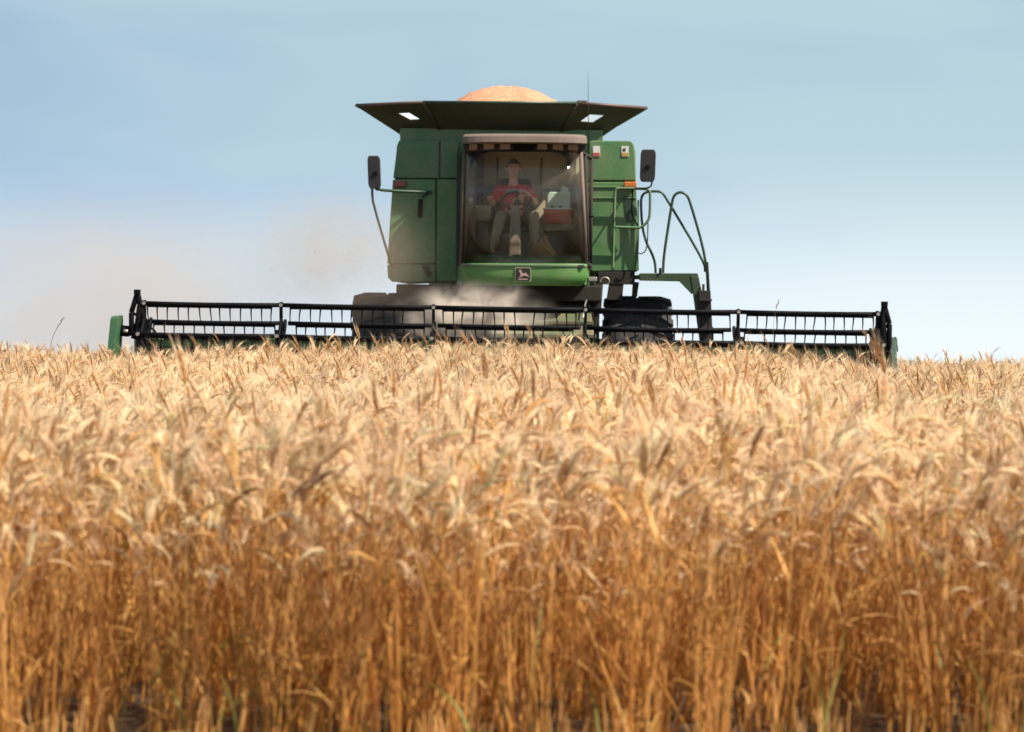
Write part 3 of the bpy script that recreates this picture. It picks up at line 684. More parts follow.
for s0, s1 in ((hx0 + .1, .1), (hx1 - .1, .3)):
    n = 150; pr = None
    for i in range(n + 1):
        t = i / n; x = s0 + (s1 - s0) * t; a = t * 9 * 2 * math.pi * (1 if s0 < 0 else -1); c = Vector((x, 30.2, .55 + HTX(x)))
        q = (c + Vector((0, math.cos(a) * .18, math.sin(a) * .18)), c + Vector((0, math.cos(a) * .30, math.sin(a) * .30)))
        if pr: m.add([pr[0], pr[1], q[1], q[0]], [(0, 1, 2, 3)], True)
        pr = q
m.build('auger', M['steel'], head)
m = MB(); tilted_box(m, hx0 + .1, hx1 - .1, 29.2, 29.295, .13, .16); m.build('cutter_bar', M['steel'], head)
# end dividers
a, b = P(109.3, 350, 29.25), P(120.6, 316.4, 29.25)
def side_prof(z1): return [(28.75, .2), (28.95, .55), (29.14, z1 - .03), (29.2, z1), (29.42, z1), (29.5, z1 - .08), (29.62, .75), (30.6, .6), (30.7, .2)]
m = MB()
pf = side_prof(b.z)
m.loft([[(a.x + .03 + (z - b.z) * .05, y, z) for y, z in pf], [(b.x + (z - b.z) * .09, y, z + .015) for y, z in pf]]); d0 = part(m, 'crop_divider', paint('divider_green_paint', (.012, .085, .030), .5, dust=.1), bevel=.006)
m = MB(); xd = P(895, 340, 29.6).x; zd = P(895, 337, 29.6).z; pf = [(28.75, .2), (28.95, .5), (29.3, zd - .17), (29.45, zd - .02), (29.62, zd), (29.8, zd - .04), (30.6, zd - .1), (30.7, .2)]
m.loft([[(xd - .10, y, z) for y, z in pf], [(xd - .02, y, z) for y, z in pf]]); m.tube([(xd + .0, 29.6 + .17 * math.cos(t), zd - .18 + .17 * math.sin(t)) for t in np.linspace(0, math.pi, 12)], .016, 6); part(m, 'crop_divider', 'green_dark', bevel=.012)
m = MB(); pa, pb = P(120, 330.5, 29.4), P(146, 333, 29.4); m.tube([pa, pa.lerp(pb, .35)], .07, 10); m.tube([pa.lerp(pb, .3), pb], .05, 10); part(m, 'drive_shaft', 'black')
m = MB(); pm = pa.lerp(pb, .25); m.tube([pm + Vector((-.03, -.075, 0)), pm + Vector((.03, -.075, 0))], .02, 8); part(m, 'shaft_fitting', 'steel')
m = MB(); c = P(150, 339, 29.2); m.tube([c + Vector((.085 * math.cos(t), 0, .13 * math.sin(t))) for t in np.linspace(-.1, 3.3, 16)], .013, 6); part(m, 'hydraulic_hose', 'black')
m = MB(); m.loft([[P(144, 340, 29.7), P(161, 340, 29.7), P(157.5, 333.5, 29.7), P(148, 332, 29.7)], [p + Vector((0, .3, 0)) for p in (P(144, 340, 29.7), P(161, 340, 29.7), P(157.5, 333.5, 29.7), P(148, 332, 29.7))]]); part(m, 'drive_cover', 'green', bevel=.015)
# reel
rx0, rx1 = P(140, 302.5, 29.45).x, P(880, 314, 29.45).x
zc0 = P(512, 308.6, 29.45).z - .594
reel_m = MB(); reel_m.tube([(rx0, 29.45, zc0 + HTX(rx0)), (rx1, 29.45, zc0 + HTX(rx1))], .075, 12); reel = part(reel_m, 'reel', 'black')
ANG = [82, 142, 22, -38, -98, -158]
xs_br = [P(x, 320, 29.45).x for x in (145.2, 281.6, 433.6, 585.2, 737.6, 876.5)]
tine_dx = .1185
for ai, ang in enumerate(ANG):
    a = R(ang); yy = 29.45 - .6 * math.cos(a); dz = .6 * math.sin(a)
    m = MB()
    for s in range(5):
        g = .035 if ai else .012
        xa, xb = xs_br[s] + g, xs_br[s + 1] - g
        if s == 0: xa = rx0
        if s == 4: xb = rx1
        za, zb_ = zc0 + dz + HTX(xa), zc0 + dz + HTX(xb)
        sag = random.uniform(.004, .014); m.tube([(xa + (xb - xa) * t, yy, za + (zb_ - za) * t - sag * 4 * t * (1 - t)) for t in (0, .25, .5, .75, 1)], .027, 8)
        # flat bat strip under the tube, shorter than the tube, and the spring tines
        m.loft([[(xa + .10, yy - .008, za - .05), (xa + .10, yy + .008, za - .05), (xa + .10, yy + .008, za), (xa + .10, yy - .008, za)], [(xb - .10, yy - .008, zb_ - .05), (xb - .10, yy + .008, zb_ - .05), (xb - .10, yy + .008, zb_), (xb - .10, yy - .008, zb_)]])
        nt_ = int((xb - xa - .18) / tine_dx)
        for i in range(nt_ + 1):
            if random.random() < .03: continue
            x = xa + .10 + (xb - xa - .20) * i / nt_ + random.uniform(-.006, .006); z = zc0 + dz + HTX(x)
            sl = random.gauss(0, .012)
            m.tube([(x, yy, z - .02), (x + sl * .5, yy - .012, z - .12), (x + sl, yy + .035, z - .235)], .006, 4, smooth=False, rads=[.011, .008, .0045])
    m.build('reel_bar', M['black'], reel)
for x in xs_br:
    m = MB(); c = Vector((x, 29.45, zc0 + HTX(x)))
    for ang in ANG:
        a = R(ang); e = c + Vector((0, -.6 * math.cos(a), .6 * math.sin(a))); d = (e - c).normalized(); sd = d.cross(Vector((1, 0, 0))) * .035
        m.slab([c + sd - Vector((.018, 0, 0)), e + sd - Vector((.018, 0, 0)) + d * .035, e - sd - Vector((.018, 0, 0)) + d * .035, c - sd - Vector((.018, 0, 0))], (.036, 0, 0))
    ends = [c + Vector((0, -.45 * math.cos(R(a)), .45 * math.sin(R(a)))) for a in sorted(ANG)]
    for p, q in zip(ends, ends[1:] + ends[:1]): m.tube([p, q], .016, 6)
    # front plate that joins neighbouring bars, as wide as the bar gap
    m.box(x - .022, x + .022, 28.885, 28.905, c.z - .30, c.z + .30)
    m.build('reel_spider', M['black'], reel)
    for ang in (22, 82):
        a = R(ang); e = c + Vector((0, -.6 * math.cos(a) - .045, .6 * math.sin(a) + .0)); k = MB(); k.tube([e + Vector((0, -.012, 0)), e + Vector((0, .03, 0))], .022, 8); k.build('reel_bolt', M['steel'], reel)
# reel arms at both ends
for pts, pl in ((((137.2, 293.6), (131.4, 312.5), (131.6, 336), (140.5, 338), (143, 318)), 0), (((884.4, 305.6), (889.4, 324), (889.2, 352), (879.6, 352), (881.2, 330)), 1)):
    m = MB(); q = [P(x, y, 29.35) for x, y in pts]
    for i in range(len(q) - 1): m.tube([q[i], q[i + 1]], .034, 6)
    m.tube([q[0] + Vector((0, 0, .03)), q[4]], .036, 6); m.tube([q[1], q[4]], .02, 6); m.tube([q[0].lerp(q[4], .5), q[2].lerp(q[3], .5)], .04, 6)
    m.slab([q[2], q[3], q[4], q[1].lerp(q[2], .55)], (0, .03, 0)); m.box(q[0].x - .035, q[0].x + .035, 29.3, 29.4, q[0].z - .01, q[0].z + .05)
    m.tube([q[0] + Vector((0, .05, -.05)), Vector((q[0].x, 30.5, 1.02))], .035, 6)
    part(m, 'reel_arm', 'black', bevel=.006)

# ------------------------------------------------------------------ grain heap
def grain():
    c = P(507, 88, 34.9); n, k = 40, 14; v = []; f = []
    rr_ = .88
    for j in range(k + 1):
        t = j / k
        for i in range(n):
            a = 2 * math.pi * i / n; r = t * (rr_ + .10 * math.sin(2 * a + .5) + .05 * math.sin(5 * a))
            zz = .47 * (1 - min(1, t) ** 2.3)  - .36 * t * 0 + .012 * math.sin(9 * a + 7 * t)
            v.append((c.x + r * math.cos(a) * 1.12, 34.95 + r * 1.15 * math.sin(a), c.z - .455 + zz + random.uniform(-.012, .012)))
    for j in range(k):
        for i in range(n):
            i2 = (i + 1) % n; f.append((j * n + i, j * n + i2, (j + 1) * n + i2, (j + 1) * n + i))
    base = c.z - .60
    o0 = len(v)
    for i in range(n):
        x, y, z = v[k * n + i]; v.append((x, y, base))
    for i in range(n): f.append((k * n + i, k * n + (i + 1) % n, o0 + (i + 1) % n, o0 + i))
    f.append(tuple(o0 + i for i in range(n)))
    m = MB(); m.add(v, f, True); o = m.build('grain_heap', 'grain'); tag(o, 'heap of tan threshed wheat grain mounded above the tank rim', 'grain', kind='stuff')
    # the grain surface filling the tank up to the sheets
    return o
grain()
m = MB(); z = bot_c[0].z + .02; m.slab([(bot_c[0].x * .95, 33.85, z), (bot_c[1].x * .95, 33.85, z), (bot_c[1].x * .88, 36.55, z), (bot_c[0].x * .88, 36.55, z)], (0, 0, -.03)); part(m, 'tank_cover', 'under')

# ------------------------------------------------------------------ cooler and bag in the cab
a, b = P(543.8, 209.5, 32.85), P(571.5, 223.6, 32.85)
cool = empty('drinks_cooler', ((a.x + b.x) / 2, 33.0, SEATZ)); tag(cool, 'red drinks cooler with open pale green lid on the passenger seat', 'cooler')
m = MB(); z0, z1 = SEATZ + .002, a.z
m.loft([[(a.x + .015, 32.84, z0), (b.x - .015, 32.84, z0), (b.x - .015, 33.16, z0), (a.x + .015, 33.16, z0)], [(a.x, 32.83, z1), (b.x, 32.83, z1), (b.x, 33.17, z1), (a.x, 33.17, z1)]]); m.build('cooler_box', 'coolred', cool, bevel=.015)
m = MB(); m.box(a.x - .008, b.x + .008, 32.82, 33.18, z1 + .001, z1 + .022); m.build('cooler_rim', 'coolwhite', cool, bevel=.006)
l0, l1 = P(547.3, 192, 33.15), P(570, 209, 33.15)
m = MB(); m.box(l0.x, l1.x, 33.13, 33.17, z1 + .02, l0.z); lid = m.build('cooler_lid', 'coolmint', cool, bevel=.01)
p0, p1 = P(559.8, 186.5, 33.1), P(568, 192.5, 33.1); m = MB(); m.loft([[(p0.x, 33.08, l0.z - .03), (p1.x + .02, 33.08, l0.z - .03), (p1.x, 33.08, p0.z - .01), (p0.x + .03, 33.08, p0.z + .01)], [(p0.x, 33.125, l0.z - .03), (p1.x + .02, 33.125, l0.z - .03), (p1.x, 33.125, p0.z - .01), (p0.x + .03, 33.125, p0.z + .01)]]); m.build('cooler_tray', 'coolmint', cool, bevel=.006)
for px, py in ((552.2, 207), (561, 206)):
    p = P(px, py, 32.95); m = MB(); m.tube([(p.x, 32.98, z1 - .04), (p.x, 32.98, z1 + .05), (p.x, 32.98, z1 + .07)], .03, 8, rads=[.03, .03, .015]); m.build('bottle', 'dkgreen_bits', cool)
def sack():
    m = MB(); rings = []
    base = Vector((P(548, 262, 32.42).x, 32.45, zf + .02)); up = Vector((-.45, 0, .89)).normalized(); sx_ = Vector((.89, 0, .45)).normalized()
    for h, w, d in ((0, .135, .09), (.012, .148, .10), (.09, .15, .10), (.17, .142, .085), (.25, .135, .06), (.30, .14, .035), (.315, .138, .03)):
        rg = []
        for k in range(20):
            t = 2 * math.pi * k / 20; cx, cy = math.cos(t), math.sin(t)
            e = .45; x = math.copysign(abs(cx) ** e, cx) * w; y = math.copysign(abs(cy) ** e, cy) * d
            cr_ = .010 * math.sin(5 * t + h * 30) + .008 * math.sin(11 * t - h * 50)
            rg.append(base + up * (h + (.035 * cx * (h / .3) if h > .2 else 0)) + sx_ * (x + cr_) + Vector((0, y + cr_, 0)))
        rings.append(rg)
    m.loft(rings, smooth=False); o = m.build('canvas_bag', 'bag', bevel=.006); tag(o, 'slumped tan bag on the cab floor below the red cooler', 'bag'); return o
sack()

# ------------------------------------------------------------------ driver
def skin_mesh(nodes, edges, root, sub=2):
    names = list(nodes); me = bpy.data.meshes.new('skel'); me.from_pydata([nodes[n][0] for n in names], [(names.index(a), names.index(b)) for a, b in edges], [])
    o = bpy.data.objects.new('skel', me); COL.objects.link(o)
    md = o.modifiers.new('skin', 'SKIN'); md.use_smooth_shade = True; md.branch_smoothing = .3
    if not me.skin_vertices: me.skin_vertices.new()
    for i, n in enumerate(names):
        s = me.skin_vertices[0].data[i]; r = nodes[n][1]; s.radius = (r, r) if not isinstance(r, tuple) else r; s.use_root = (n == root)
    md = o.modifiers.new('sub', 'SUBSURF'); md.levels = sub; md.render_levels = sub
    dg = bpy.context.evaluated_depsgraph_get(); dg.update()
    ev = bpy.data.meshes.new_from_object(o.evaluated_get(dg), depsgraph=dg)
    vs = [tuple(v.co) for v in ev.vertices]; fs = [tuple(p.vertices) for p in ev.polygons]
    bpy.data.objects.remove(o); bpy.data.meshes.remove(ev); return vs, fs

def V(*a): return Vector(a)
def driver():
    root = empty('person', (0, 33.0, 2.5)); tag(root, 'person in a red t-shirt and grey trousers driving behind the windscreen', 'person')
    hx = -.005
    J = {'hip': (V(hx, 33.02, 2.64), .14), 'waist': (V(hx, 33.06, 2.80), .135), 'chest': (V(hx, 33.08, 2.98), .15), 'neckb': (V(hx, 33.07, 3.15), .085), 'neck': (V(hx, 33.05, 3.225), .058), 'skull': (V(hx, 33.03, 3.29), .066)}
    Rs, Re, Rw, Rh = V(-.205, 33.07, 3.10), V(-.305, 32.97, 2.88), V(-.315, 32.79, 2.945), V(-.318, 32.73, 2.975)
    Ls, Le, Lw, Lh = V(.195, 33.07, 3.10), V(.305, 32.96, 2.90), V(.185, 32.76, 3.03), V(.13, 32.71, 3.065)
    J.update({'Rs': (Rs, .066), 'Re': (Re, .043), 'Rf': (Re.lerp(Rw, .35), .043), 'Rw': (Rw, .027), 'Rh': (Rh, (.036, .022)), 'Ls': (Ls, .066), 'Le': (Le, .043), 'Lf': (Le.lerp(Lw, .35), .043), 'Lw': (Lw, .027), 'Lh': (Lh, (.036, .022))})
    Rk, Ra = V(-.175, 32.60, 2.735), V(-.265, 32.56, 2.22); Lk, La = V(.275, 32.60, 2.745), V(.28, 32.56, 2.22)
    J.update({'RH': (V(-.10, 32.98, 2.60), .095), 'Rk': (Rk, .065), 'Ra': (Ra, .042), 'LH': (V(.10, 32.98, 2.60), .095), 'Lk': (Lk, .065), 'La': (La, .042)})
    E = [('hip', 'waist'), ('waist', 'chest'), ('chest', 'neckb'), ('neckb', 'neck'), ('neck', 'skull'), ('chest', 'Rs'), ('Rs', 'Re'), ('Re', 'Rf'), ('Rf', 'Rw'), ('Rw', 'Rh'), ('chest', 'Ls'), ('Ls', 'Le'), ('Le', 'Lf'), ('Lf', 'Lw'), ('Lw', 'Lh'), ('hip', 'RH'), ('RH', 'Rk'), ('Rk', 'Ra'), ('hip', 'LH'), ('LH', 'Lk'), ('Lk', 'La')]
    vs, fs = skin_mesh(J, E, 'hip'); mb = MB(); mb.add(vs, fs, True)
    # fingers: five separate chains per hand, curled around lever / wheel rim
    for h, w, side in ((Rh, Rw, 1), (Lh, Lw, -1)):
        d = (h - w).normalized(); lat = d.cross(V(0, 0, 1)).normalized(); dn = lat.cross(d).normalized() * -1
        if dn.z > 0: dn = -dn
        for k in range(4):
            ln = (.075, .084, .08, .062)[k]; b0 = h + lat * ((k - 1.5) * .019) + d * .008
            c = {'a': (b0, .010), 'b': (b0 + d * ln * .42, .0095), 'c': (b0 + d * ln * .62 + dn * ln * .36, .0085), 'd': (b0 + d * ln * .38 + dn * ln * .66, .0075)}
            v2, f2 = skin_mesh(c, [('a', 'b'), ('b', 'c'), ('c', 'd')], 'a', 1); mb.add(v2, f2, True)
        b0 = h - d * .025 + lat * (.024 * side); c = {'a': (b0, .012), 'b': (b0 + lat * (.025 * side) + d * .028 + dn * .012, .0105), 'c': (b0 + lat * (.018 * side) + d * .055 + dn * .035, .0085)}
        v2, f2 = skin_mesh(c, [('a', 'b'), ('b', 'c')], 'a', 1); mb.add(v2, f2, True)
    # head: shaped ellipsoid with brow, nose, chin, ears
    hc = V(hx, 33.0, 3.375); nu, nv = 32, 24; v = []; f = []
    for j in range(nv + 1):
        ph = math.pi * j / nv
        for i in range(nu):
            th = 2 * math.pi * i / nu; x, y, z = math.sin(ph) * math.cos(th), math.sin(ph) * math.sin(th), math.cos(ph)
            sx_, sy, sz = .082, .100, .130
            if z < 0: sx_ *= 1 + .28 * z * abs(z) * 1.1; sy *= 1 + .15 * z
            px, py, pz = x * sx_, y * sy, z * sz
            if y < 0:                                   # face looks towards -Y
                fr = max(0, -y)
                nose = math.exp(-(px / .012) ** 2) * math.exp(-((pz + .022) / .026) ** 2) * .026 + math.exp(-(px / .009) ** 2) * math.exp(-((pz - .01) / .03) ** 2) * .010
                eyes = -.010 * math.exp(-((abs(px) - .031) / .014) ** 2) * math.exp(-((pz - .008) / .013) ** 2)
                brow = .006 * math.exp(-((pz - .033) / .010) ** 2) * math.exp(-((abs(px) - .028) / .025) ** 2)
                chin = .010 * math.exp(-(px / .022) ** 2) * math.exp(-((pz + .108) / .018) ** 2)
                lips = .006 * math.exp(-(px / .022) ** 2) * math.exp(-((pz + .064) / .010) ** 2)
                py -= (nose + eyes + brow + chin + lips) * min(1, fr * 1.6)
            v.append(hc + V(px, py, pz))
    for j in range(nv):
        for i in range(nu): f.append((j * nu + i, j * nu + (i + 1) % nu, (j + 1) * nu + (i + 1) % nu, (j + 1) * nu + i))
    mb.add(v, f, True)
    for s in (1, -1):
        c = hc + V(.083 * s, .012, -.005); rg = []
        for t in np.linspace(0, 2 * math.pi, 14, endpoint=False): rg.append(c + V(.006 * s + .006 * s * math.cos(t), .018 * math.cos(t), .032 * math.sin(t)))
        mb.loft([rg, [p.lerp(c, .3) + V(.012 * s, .004, 0) for p in rg]], smooth=True)
    bo = mb.build('body', 'skin', root)
    for s in (1, -1):
        e = MB(); c = hc + V(.031 * s, -.083, .008); e.tube([c + V(-.012, 0, 0), c, c + V(.012, 0, 0)], .006, 8, rads=[.002, .0062, .002]); ew = e.build('eye', M['eyewhite'], bo)
        e = MB(); e.tube([c + V(0, -.0075, 0), c + V(0, .001, 0)], .005, 8); e.tube([c + V(-.019, -.008, .02), c + V(0, -.013, .024), c + V(.019, -.008, .02)], .004, 6); e.build('iris', M['eye'], bo)
    e = MB(); c = hc + V(0, -.083, -.064); e.tube([c + V(-.024, .012, .001), c + V(-.01, -.002, 0), c + V(.01, -.002, 0), c + V(.024, .012, .001)], .005, 6, rads=[.002, .006, .006, .002]); e.build('mouth', M['lip'], bo)
    # hair: cap over skull, open at the face
    hm = MB(); v = []; f = []; nu, nv = 40, 14
    for j in range(nv + 1):
        for i in range(nu):
            th = 2 * math.pi * i / nu; fy = -math.sin(th)          # fy=1 towards the face
            lim = 1.95 - (.93 if fy > .35 else .93 * max(0, (fy + .35) / .7))
            ph = lim * j / nv; sh = 1.05 + .025 * math.sin(7 * th + 3 * ph) + .02 * math.sin(13 * th)
            x, y, z = math.sin(ph) * math.cos(th), math.sin(ph) * math.sin(th), math.cos(ph)
            v.append(hc + V(x * .087 * sh, y * .104 * sh + .003, z * .134 * sh))
    for j in range(nv):
        for i in range(nu): f.append((j * nu + i, j * nu + (i + 1) % nu, (j + 1) * nu + (i + 1) % nu, (j + 1) * nu + i))
    hm.add(v, f, True); ho = hm.build('hair', 'hair', root); sd = ho.modifiers.new('s', 'SOLIDIFY'); sd.thickness = .012
    # t-shirt
    T = {'b': (V(hx, 33.02, 2.66), (.165, .125)), 'w': (V(hx, 33.06, 2.80), (.165, .13)), 'c': (V(hx, 33.08, 2.98), (.185, .135)), 'n': (V(hx, 33.07, 3.12), (.12, .10)), 'n2': (V(hx, 33.062, 3.18), .072),
         'rs': (Rs + V(0, 0, .0), .084), 're': (Rs.lerp(Re, .62), .068), 're2': (Rs.lerp(Re, .75), .066), 'ls': (Ls, .084), 'le': (Ls.lerp(Le, .62), .068), 'le2': (Ls.lerp(Le, .75), .066)}
    vs, fs = skin_mesh(T, [('b', 'w'), ('w', 'c'), ('c', 'n'), ('n', 'n2'), ('c', 'rs'), ('rs', 're'), ('re', 're2'), ('c', 'ls'), ('ls', 'le'), ('le', 'le2')], 'b')
    k = MB(); k.add(vs, fs, True); ts = k.build('t_shirt', 'tshirt', root)
    # faded block of print across the chest, laid on the cloth
    yc = min(v_[1] for v_ in vs if abs(v_[0]) < .1 and 2.9 < v_[2] < 3.1)
    k = MB()
    for i, wd in enumerate((.028, .02, .03, .024, .03, .022)):
        x = hx - .095 + i * .034; k.box(x, x + wd, yc - .004, yc + .01, 3.05 + .004 * math.sin(i * 2), 3.10 + .004 * math.sin(i * 3))
    k.build('shirt_print', M['print'], ts)
    B = {'h': (V(hx, 33.02, 2.64), (.165, .125)), 'RH': (V(-.10, 32.97, 2.62), .112), 'Rt': (V(-.14, 32.78, 2.69), .10), 'Rk': (Rk, .086), 'Rc': (Rk.lerp(Ra, .4), .075), 'Ra': (Ra + V(0, 0, .02), .064),
         'LH': (V(.10, 32.97, 2.62), .112), 'Lt': (V(.20, 32.78, 2.69), .10), 'Lk': (Lk, .086), 'Lc': (Lk.lerp(La, .4), .075), 'La': (La + V(0, 0, .02), .064)}
    vs, fs = skin_mesh(B, [('h', 'RH'), ('RH', 'Rt'), ('Rt', 'Rk'), ('Rk', 'Rc'), ('Rc', 'Ra'), ('h', 'LH'), ('LH', 'Lt'), ('Lt', 'Lk'), ('Lk', 'Lc'), ('Lc', 'La')], 'h')
    k = MB(); k.add(vs, fs, True); k.build('trousers', 'trousers', root)
    for a_, mt, yaw in ((Ra, 'shoe', -.3), (La, 'shoe2', -.15)):
        S = {'h': (V(a_.x, a_.y + .04, zf + .05), (.042, .045)), 'm': (V(a_.x + yaw * .08, a_.y - .08, zf + .045), (.046, .040)), 't': (V(a_.x + yaw * .18, a_.y - .19, zf + .032), (.042, .028)), 'an': (V(a_.x, a_.y + .02, zf + .11), .045)}
        vs, fs = skin_mesh(S, [('h', 'm'), ('m', 't'), ('h', 'an')], 'h'); k = MB(); k.add(vs, fs, True); k.build('shoe', mt, root)
driver()

# ------------------------------------------------------------------ dust and chaff
def dust(name, label, ctr, size, dens, col, nscale, thr, aniso=0.2, low=.05, seed=0.0, grad=(0, 0, 0)):
    bm = bmesh.new(); bmesh.ops.create_icosphere(bm, subdivisions=4, radius=1)
    from mathutils import noise
    for v in bm.verts:
        k = 1 + .22 * noise.noise(v.co * 1.7 + Vector((seed, 0, 0))); v.co = Vector((v.co.x * size[0] * k, v.co.y * size[1] * k, v.co.z * size[2] * k))
    me = bpy.data.meshes.new(name); bm.to_mesh(me); bm.free()
    m, nt, out = new_mat(name + '_volume'); N, L = nt.nodes, nt.links
    pv = N.new('ShaderNodeVolumePrincipled'); pv.inputs['Color'].default_value = (*col, 1); pv.inputs['Anisotropy'].default_value = aniso
    tc = N.new('ShaderNodeTexCoord')
    dv = N.new('ShaderNodeVectorMath'); dv.operation = 'DIVIDE'; dv.inputs[1].default_value = size; L.new(tc.outputs['Object'], dv.inputs[0])
    le = N.new('ShaderNodeVectorMath'); le.operation = 'LENGTH'; L.new(dv.outputs[0], le.inputs[0])
    fo = N.new('ShaderNodeMapRange'); fo.interpolation_type = 'SMOOTHSTEP'; fo.inputs[1].default_value = 0.9; fo.inputs[2].default_value = 0.05; fo.inputs[3].default_value = 0; fo.inputs[4].default_value = 1
    L.new(le.outputs['Value'], fo.inputs[0])
    ad = N.new('ShaderNodeVectorMath'); ad.operation = 'ADD'; ad.inputs[1].default_value = (seed, seed * 2, 0); L.new(tc.outputs['Object'], ad.inputs[0])
    nz = N.new('ShaderNodeTexNoise'); nz.inputs['Scale'].default_value = nscale; nz.inputs['Detail'].default_value = 5; nz.inputs['Roughness'].default_value = .6; nz.inputs['Distortion'].default_value = .6; L.new(ad.outputs[0], nz.inputs['Vector'])
    mr = N.new('ShaderNodeMapRange'); mr.inputs[1].default_value = thr; mr.inputs[2].default_value = thr + .3; mr.inputs[3].default_value = low; mr.inputs[4].default_value = 1.0; L.new(nz.outputs[0], mr.inputs[0])
    mu = N.new('ShaderNodeMath'); mu.operation = 'MULTIPLY'; L.new(fo.outputs[0], mu.inputs[0]); L.new(mr.outputs[0], mu.inputs[1])
    m2 = N.new('ShaderNodeMath'); m2.operation = 'MULTIPLY'; m2.inputs[1].default_value = dens; L.new(mu.outputs[0], m2.inputs[0]); L.new(m2.outputs[0], pv.inputs['Density'])
    L.new(pv.outputs[0], out.inputs['Volume'])
    me.materials.append(m); o = bpy.data.objects.new(name, me); o.location = ctr; COL.objects.link(o); tag(o, label, 'dust', kind='stuff'); return o
p = P(474, 315, 31.4)
dust('dust_plume', 'pale dust plume rolling over the header in front of the left tyre', (p.x, 31.35, p.z), (1.38, .60, .58), 8.5, (.97, .87, .78), 2.6, .45, aniso=0.0, seed=3.1)
p = P(115, 308, 31.9); dust('dust_cloud', 'wide thin beige dust haze over the left half of the reel', (p.x, 31.9, p.z), (4.0, 1.5, 2.2), .72, (.78, .65, .54), .8, .32, aniso=.1, low=.35, seed=1.3)
p = P(332, 254, 31.7); dust('dust_billow', 'brownish dust billow rising beside the left body panel', (p.x, 31.7, p.z), (1.8, .9, 1.2), 1.05, (.72, .56, .44), 2.2, .36, aniso=.1, low=.4, seed=2.1)
def chaff():
    m = MB(); r = random.Random(5)
    for i in range(330):
        if i < 250: px, py = 385 - abs(r.gauss(0, 85)), 300 - abs(r.gauss(0, 42))
        else: px, py = r.uniform(30, 390), r.uniform(200, 335)
        c = P(px, py, r.uniform(30.8, 32.6)); s = r.uniform(.003, .009); a = Vector((r.gauss(0, 1), r.gauss(0, 1), r.gauss(0, 1))).normalized(); b = a.orthogonal().normalized()
        m.loft([[c + a * s + b * s * .3, c + a * s - b * s * .3, c + a * s + a.cross(b) * s * .3], [c - a * s + b * s * .3, c - a * s - b * s * .3, c - a * s + a.cross(b) * s * .3]])
    o = m.build('chaff', paint('chaff_straw', (.28, .19, .12), .9)); tag(o, 'specks of chaff floating in the dust left of the cab', 'chaff', kind='stuff')
chaff()
# stray weed stalk on the left, taller than the crop
def weed(px, ys, Y, label, top, col):
    k = MB(); base = P(px, 360, Y); base.z = float(ground_z(base.x, Y))
    pts = [base] + [P(x, y, Y) for x, y in ys]; k.tube(smooth_path(pts, 1), .0035 - .0015 * (px > 500), 5)
    e = pts[-1]; d = (pts[-1] - pts[-2]).normalized()
    for i in range(9):
        q = e - d * (.012 * i); s = Vector((random.uniform(-1, 1), random.uniform(-1, 1), .8)).normalized(); k.tube([q, q + s * .012, q + s * .024], .004, 4, rads=[.002, .005, .001])
    o = k.build('weed_stalk', col); tag(o, label, 'weed'); return o
WMAT = paint('dry_weed', (.22, .14, .09), .9); 
weed(50, [(50, 346), (55, 331), (63.5, 318.5)], 27.0, 'thin dry weed stalk rising above the wheat left of the green divider', 0, WMAT)
weed(772, [(773, 330), (774, 316), (779, 301)], 28.6, 'faint dry weed stalk crossing the black reel right of the ladder', 0, WMAT)

# ------------------------------------------------------------------ light and sky
SUN_EL, SUN_AZ = R(50), R(70)       # azimuth: to the right, turned towards the camera side
sdir = Vector((math.sin(SUN_AZ) * math.cos(SUN_EL), -math.cos(SUN_AZ) * math.cos(SUN_EL), math.sin(SUN_EL)))
sl = bpy.data.lights.new('sun', 'SUN'); sl.energy = 5.0; sl.angle = R(.53); sl.color = (1, .90, .76)
so = bpy.data.objects.new('sun', sl); COL.objects.link(so); so.rotation_euler = (-sdir).to_track_quat('-Z', 'Y').to_euler(); so.location = (20, -10, 30)
w = bpy.data.worlds.new('World'); sc.world = w; w.use_nodes = True
nt = w.node_tree; N, L = nt.nodes, nt.links; bg = N['Background']
sky = N.new('ShaderNodeTexSky'); sky.sky_type = 'NISHITA'; sky.sun_disc = False; sky.sun_elevation = SUN_EL; sky.sun_rotation = math.atan2(sdir.x, sdir.y)
sky.altitude = 900; sky.air_density = 1.0; sky.dust_density = .6; sky.ozone_density = 2.2
tc = N.new('ShaderNodeTexCoord')
sp = N.new('ShaderNodeSeparateXYZ'); L.new(tc.outputs['Generated'], sp.inputs[0])
zz = N.new('ShaderNodeMapRange'); zz.inputs[1].default_value = -.03; zz.inputs[2].default_value = 1; zz.inputs[3].default_value = .20; zz.inputs[4].default_value = 1; L.new(sp.outputs[2], zz.inputs[0])
cb = N.new('ShaderNodeCombineXYZ'); L.new(sp.outputs[0], cb.inputs[0]); L.new(sp.outputs[1], cb.inputs[1]); L.new(zz.outputs[0], cb.inputs[2])
nv = N.new('ShaderNodeVectorMath'); nv.operation = 'NORMALIZE'; L.new(cb.outputs[0], nv.inputs[0]); L.new(nv.outputs[0], sky.inputs['Vector'])
mp = N.new('ShaderNodeMapping'); mp.inputs['Scale'].default_value = (3.0, 3.0, 11); mp.inputs['Rotation'].default_value = (0, R(9), 0); mp.inputs['Location'].default_value = (.35, 0, .1); L.new(tc.outputs['Generated'], mp.inputs[0])
cn = N.new('ShaderNodeTexNoise'); cn.inputs['Scale'].default_value = 1.4; cn.inputs['Detail'].default_value = 3; cn.inputs['Roughness'].default_value = .5; cn.inputs['Distortion'].default_value = .5; L.new(mp.outputs[0], cn.inputs['Vector'])
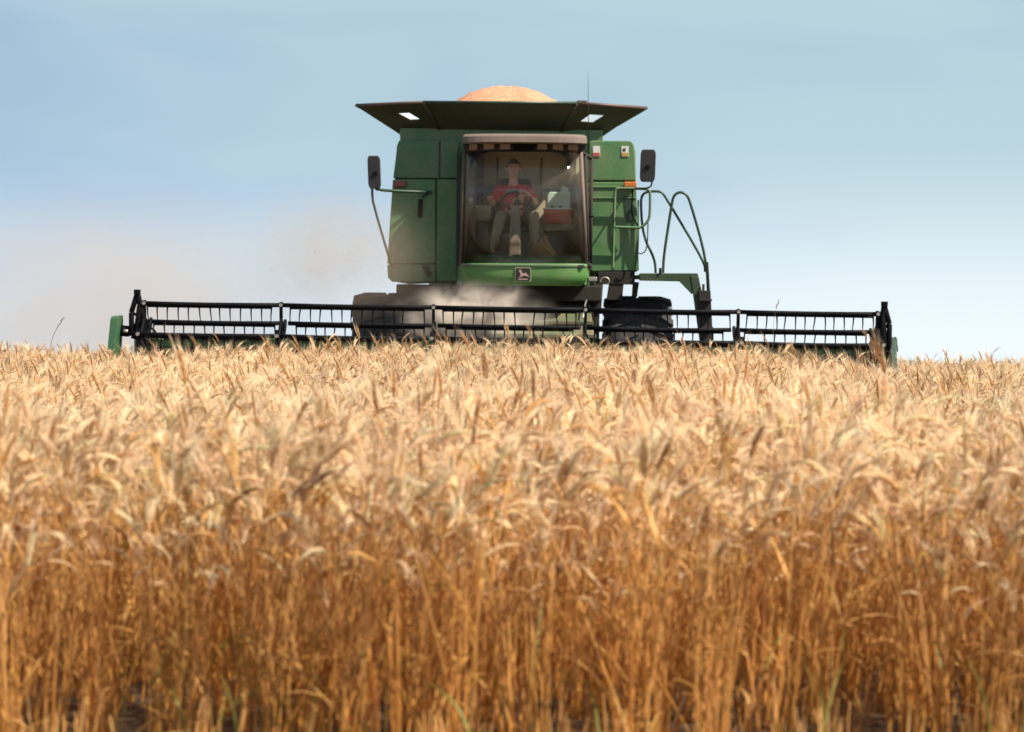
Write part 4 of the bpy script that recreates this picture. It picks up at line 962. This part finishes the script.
# thin cloud: more of it towards the right of the view
ax = N.new('ShaderNodeMath'); ax.operation = 'MULTIPLY_ADD'; ax.inputs[1].default_value = .75; L.new(sp.outputs[0], ax.inputs[0]); L.new(cn.outputs[0], ax.inputs[2])
cr = N.new('ShaderNodeMapRange'); cr.interpolation_type = 'SMOOTHSTEP'; cr.inputs[1].default_value = .22; cr.inputs[2].default_value = .72; cr.inputs[3].default_value = .40; cr.inputs[4].default_value = .92; L.new(ax.outputs[0], cr.inputs[0])
mx = N.new('ShaderNodeMixRGB'); mx.inputs[2].default_value = (3.3, 4.4, 4.75, 1)
L.new(cr.outputs[0], mx.inputs[0]); L.new(sky.outputs[0], mx.inputs[1])
# milky air low over the horizon
hz = N.new('ShaderNodeMapRange'); hz.interpolation_type = 'SMOOTHSTEP'; hz.inputs[1].default_value = .075; hz.inputs[2].default_value = -.02; hz.inputs[3].default_value = 0; hz.inputs[4].default_value = .9; L.new(sp.outputs[2], hz.inputs[0])
m3 = N.new('ShaderNodeMixRGB'); m3.inputs[2].default_value = (6.0, 6.5, 6.8, 1); hx = N.new('ShaderNodeMapRange'); hx.inputs[1].default_value = -.2; hx.inputs[2].default_value = .15; hx.inputs[3].default_value = .5; hx.inputs[4].default_value = 1.0; L.new(sp.outputs[0], hx.inputs[0])
hm_ = N.new('ShaderNodeMath'); hm_.operation = 'MULTIPLY'; L.new(hz.outputs[0], hm_.inputs[0]); L.new(hx.outputs[0], hm_.inputs[1]); L.new(hm_.outputs[0], m3.inputs[0]); L.new(mx.outputs[0], m3.inputs[1])
L.new(m3.outputs[0], bg.inputs[0]); bg.inputs[1].default_value = .081

# ------------------------------------------------------------------ render settings
sc.view_settings.view_transform = 'Standard'; sc.view_settings.look = 'None'; sc.view_settings.exposure = 0.95; sc.view_settings.gamma = 1; sc.view_settings.use_curve_mapping = False
sc.render.engine = 'CYCLES'
cy = sc.cycles; cy.use_denoising = True; cy.max_bounces = 8; cy.diffuse_bounces = 3; cy.glossy_bounces = 3; cy.transmission_bounces = 4; cy.transparent_max_bounces = 12; cy.volume_bounces = 4
cy.volume_step_rate = 1.5; cy.caustics_reflective = False; cy.caustics_refractive = False
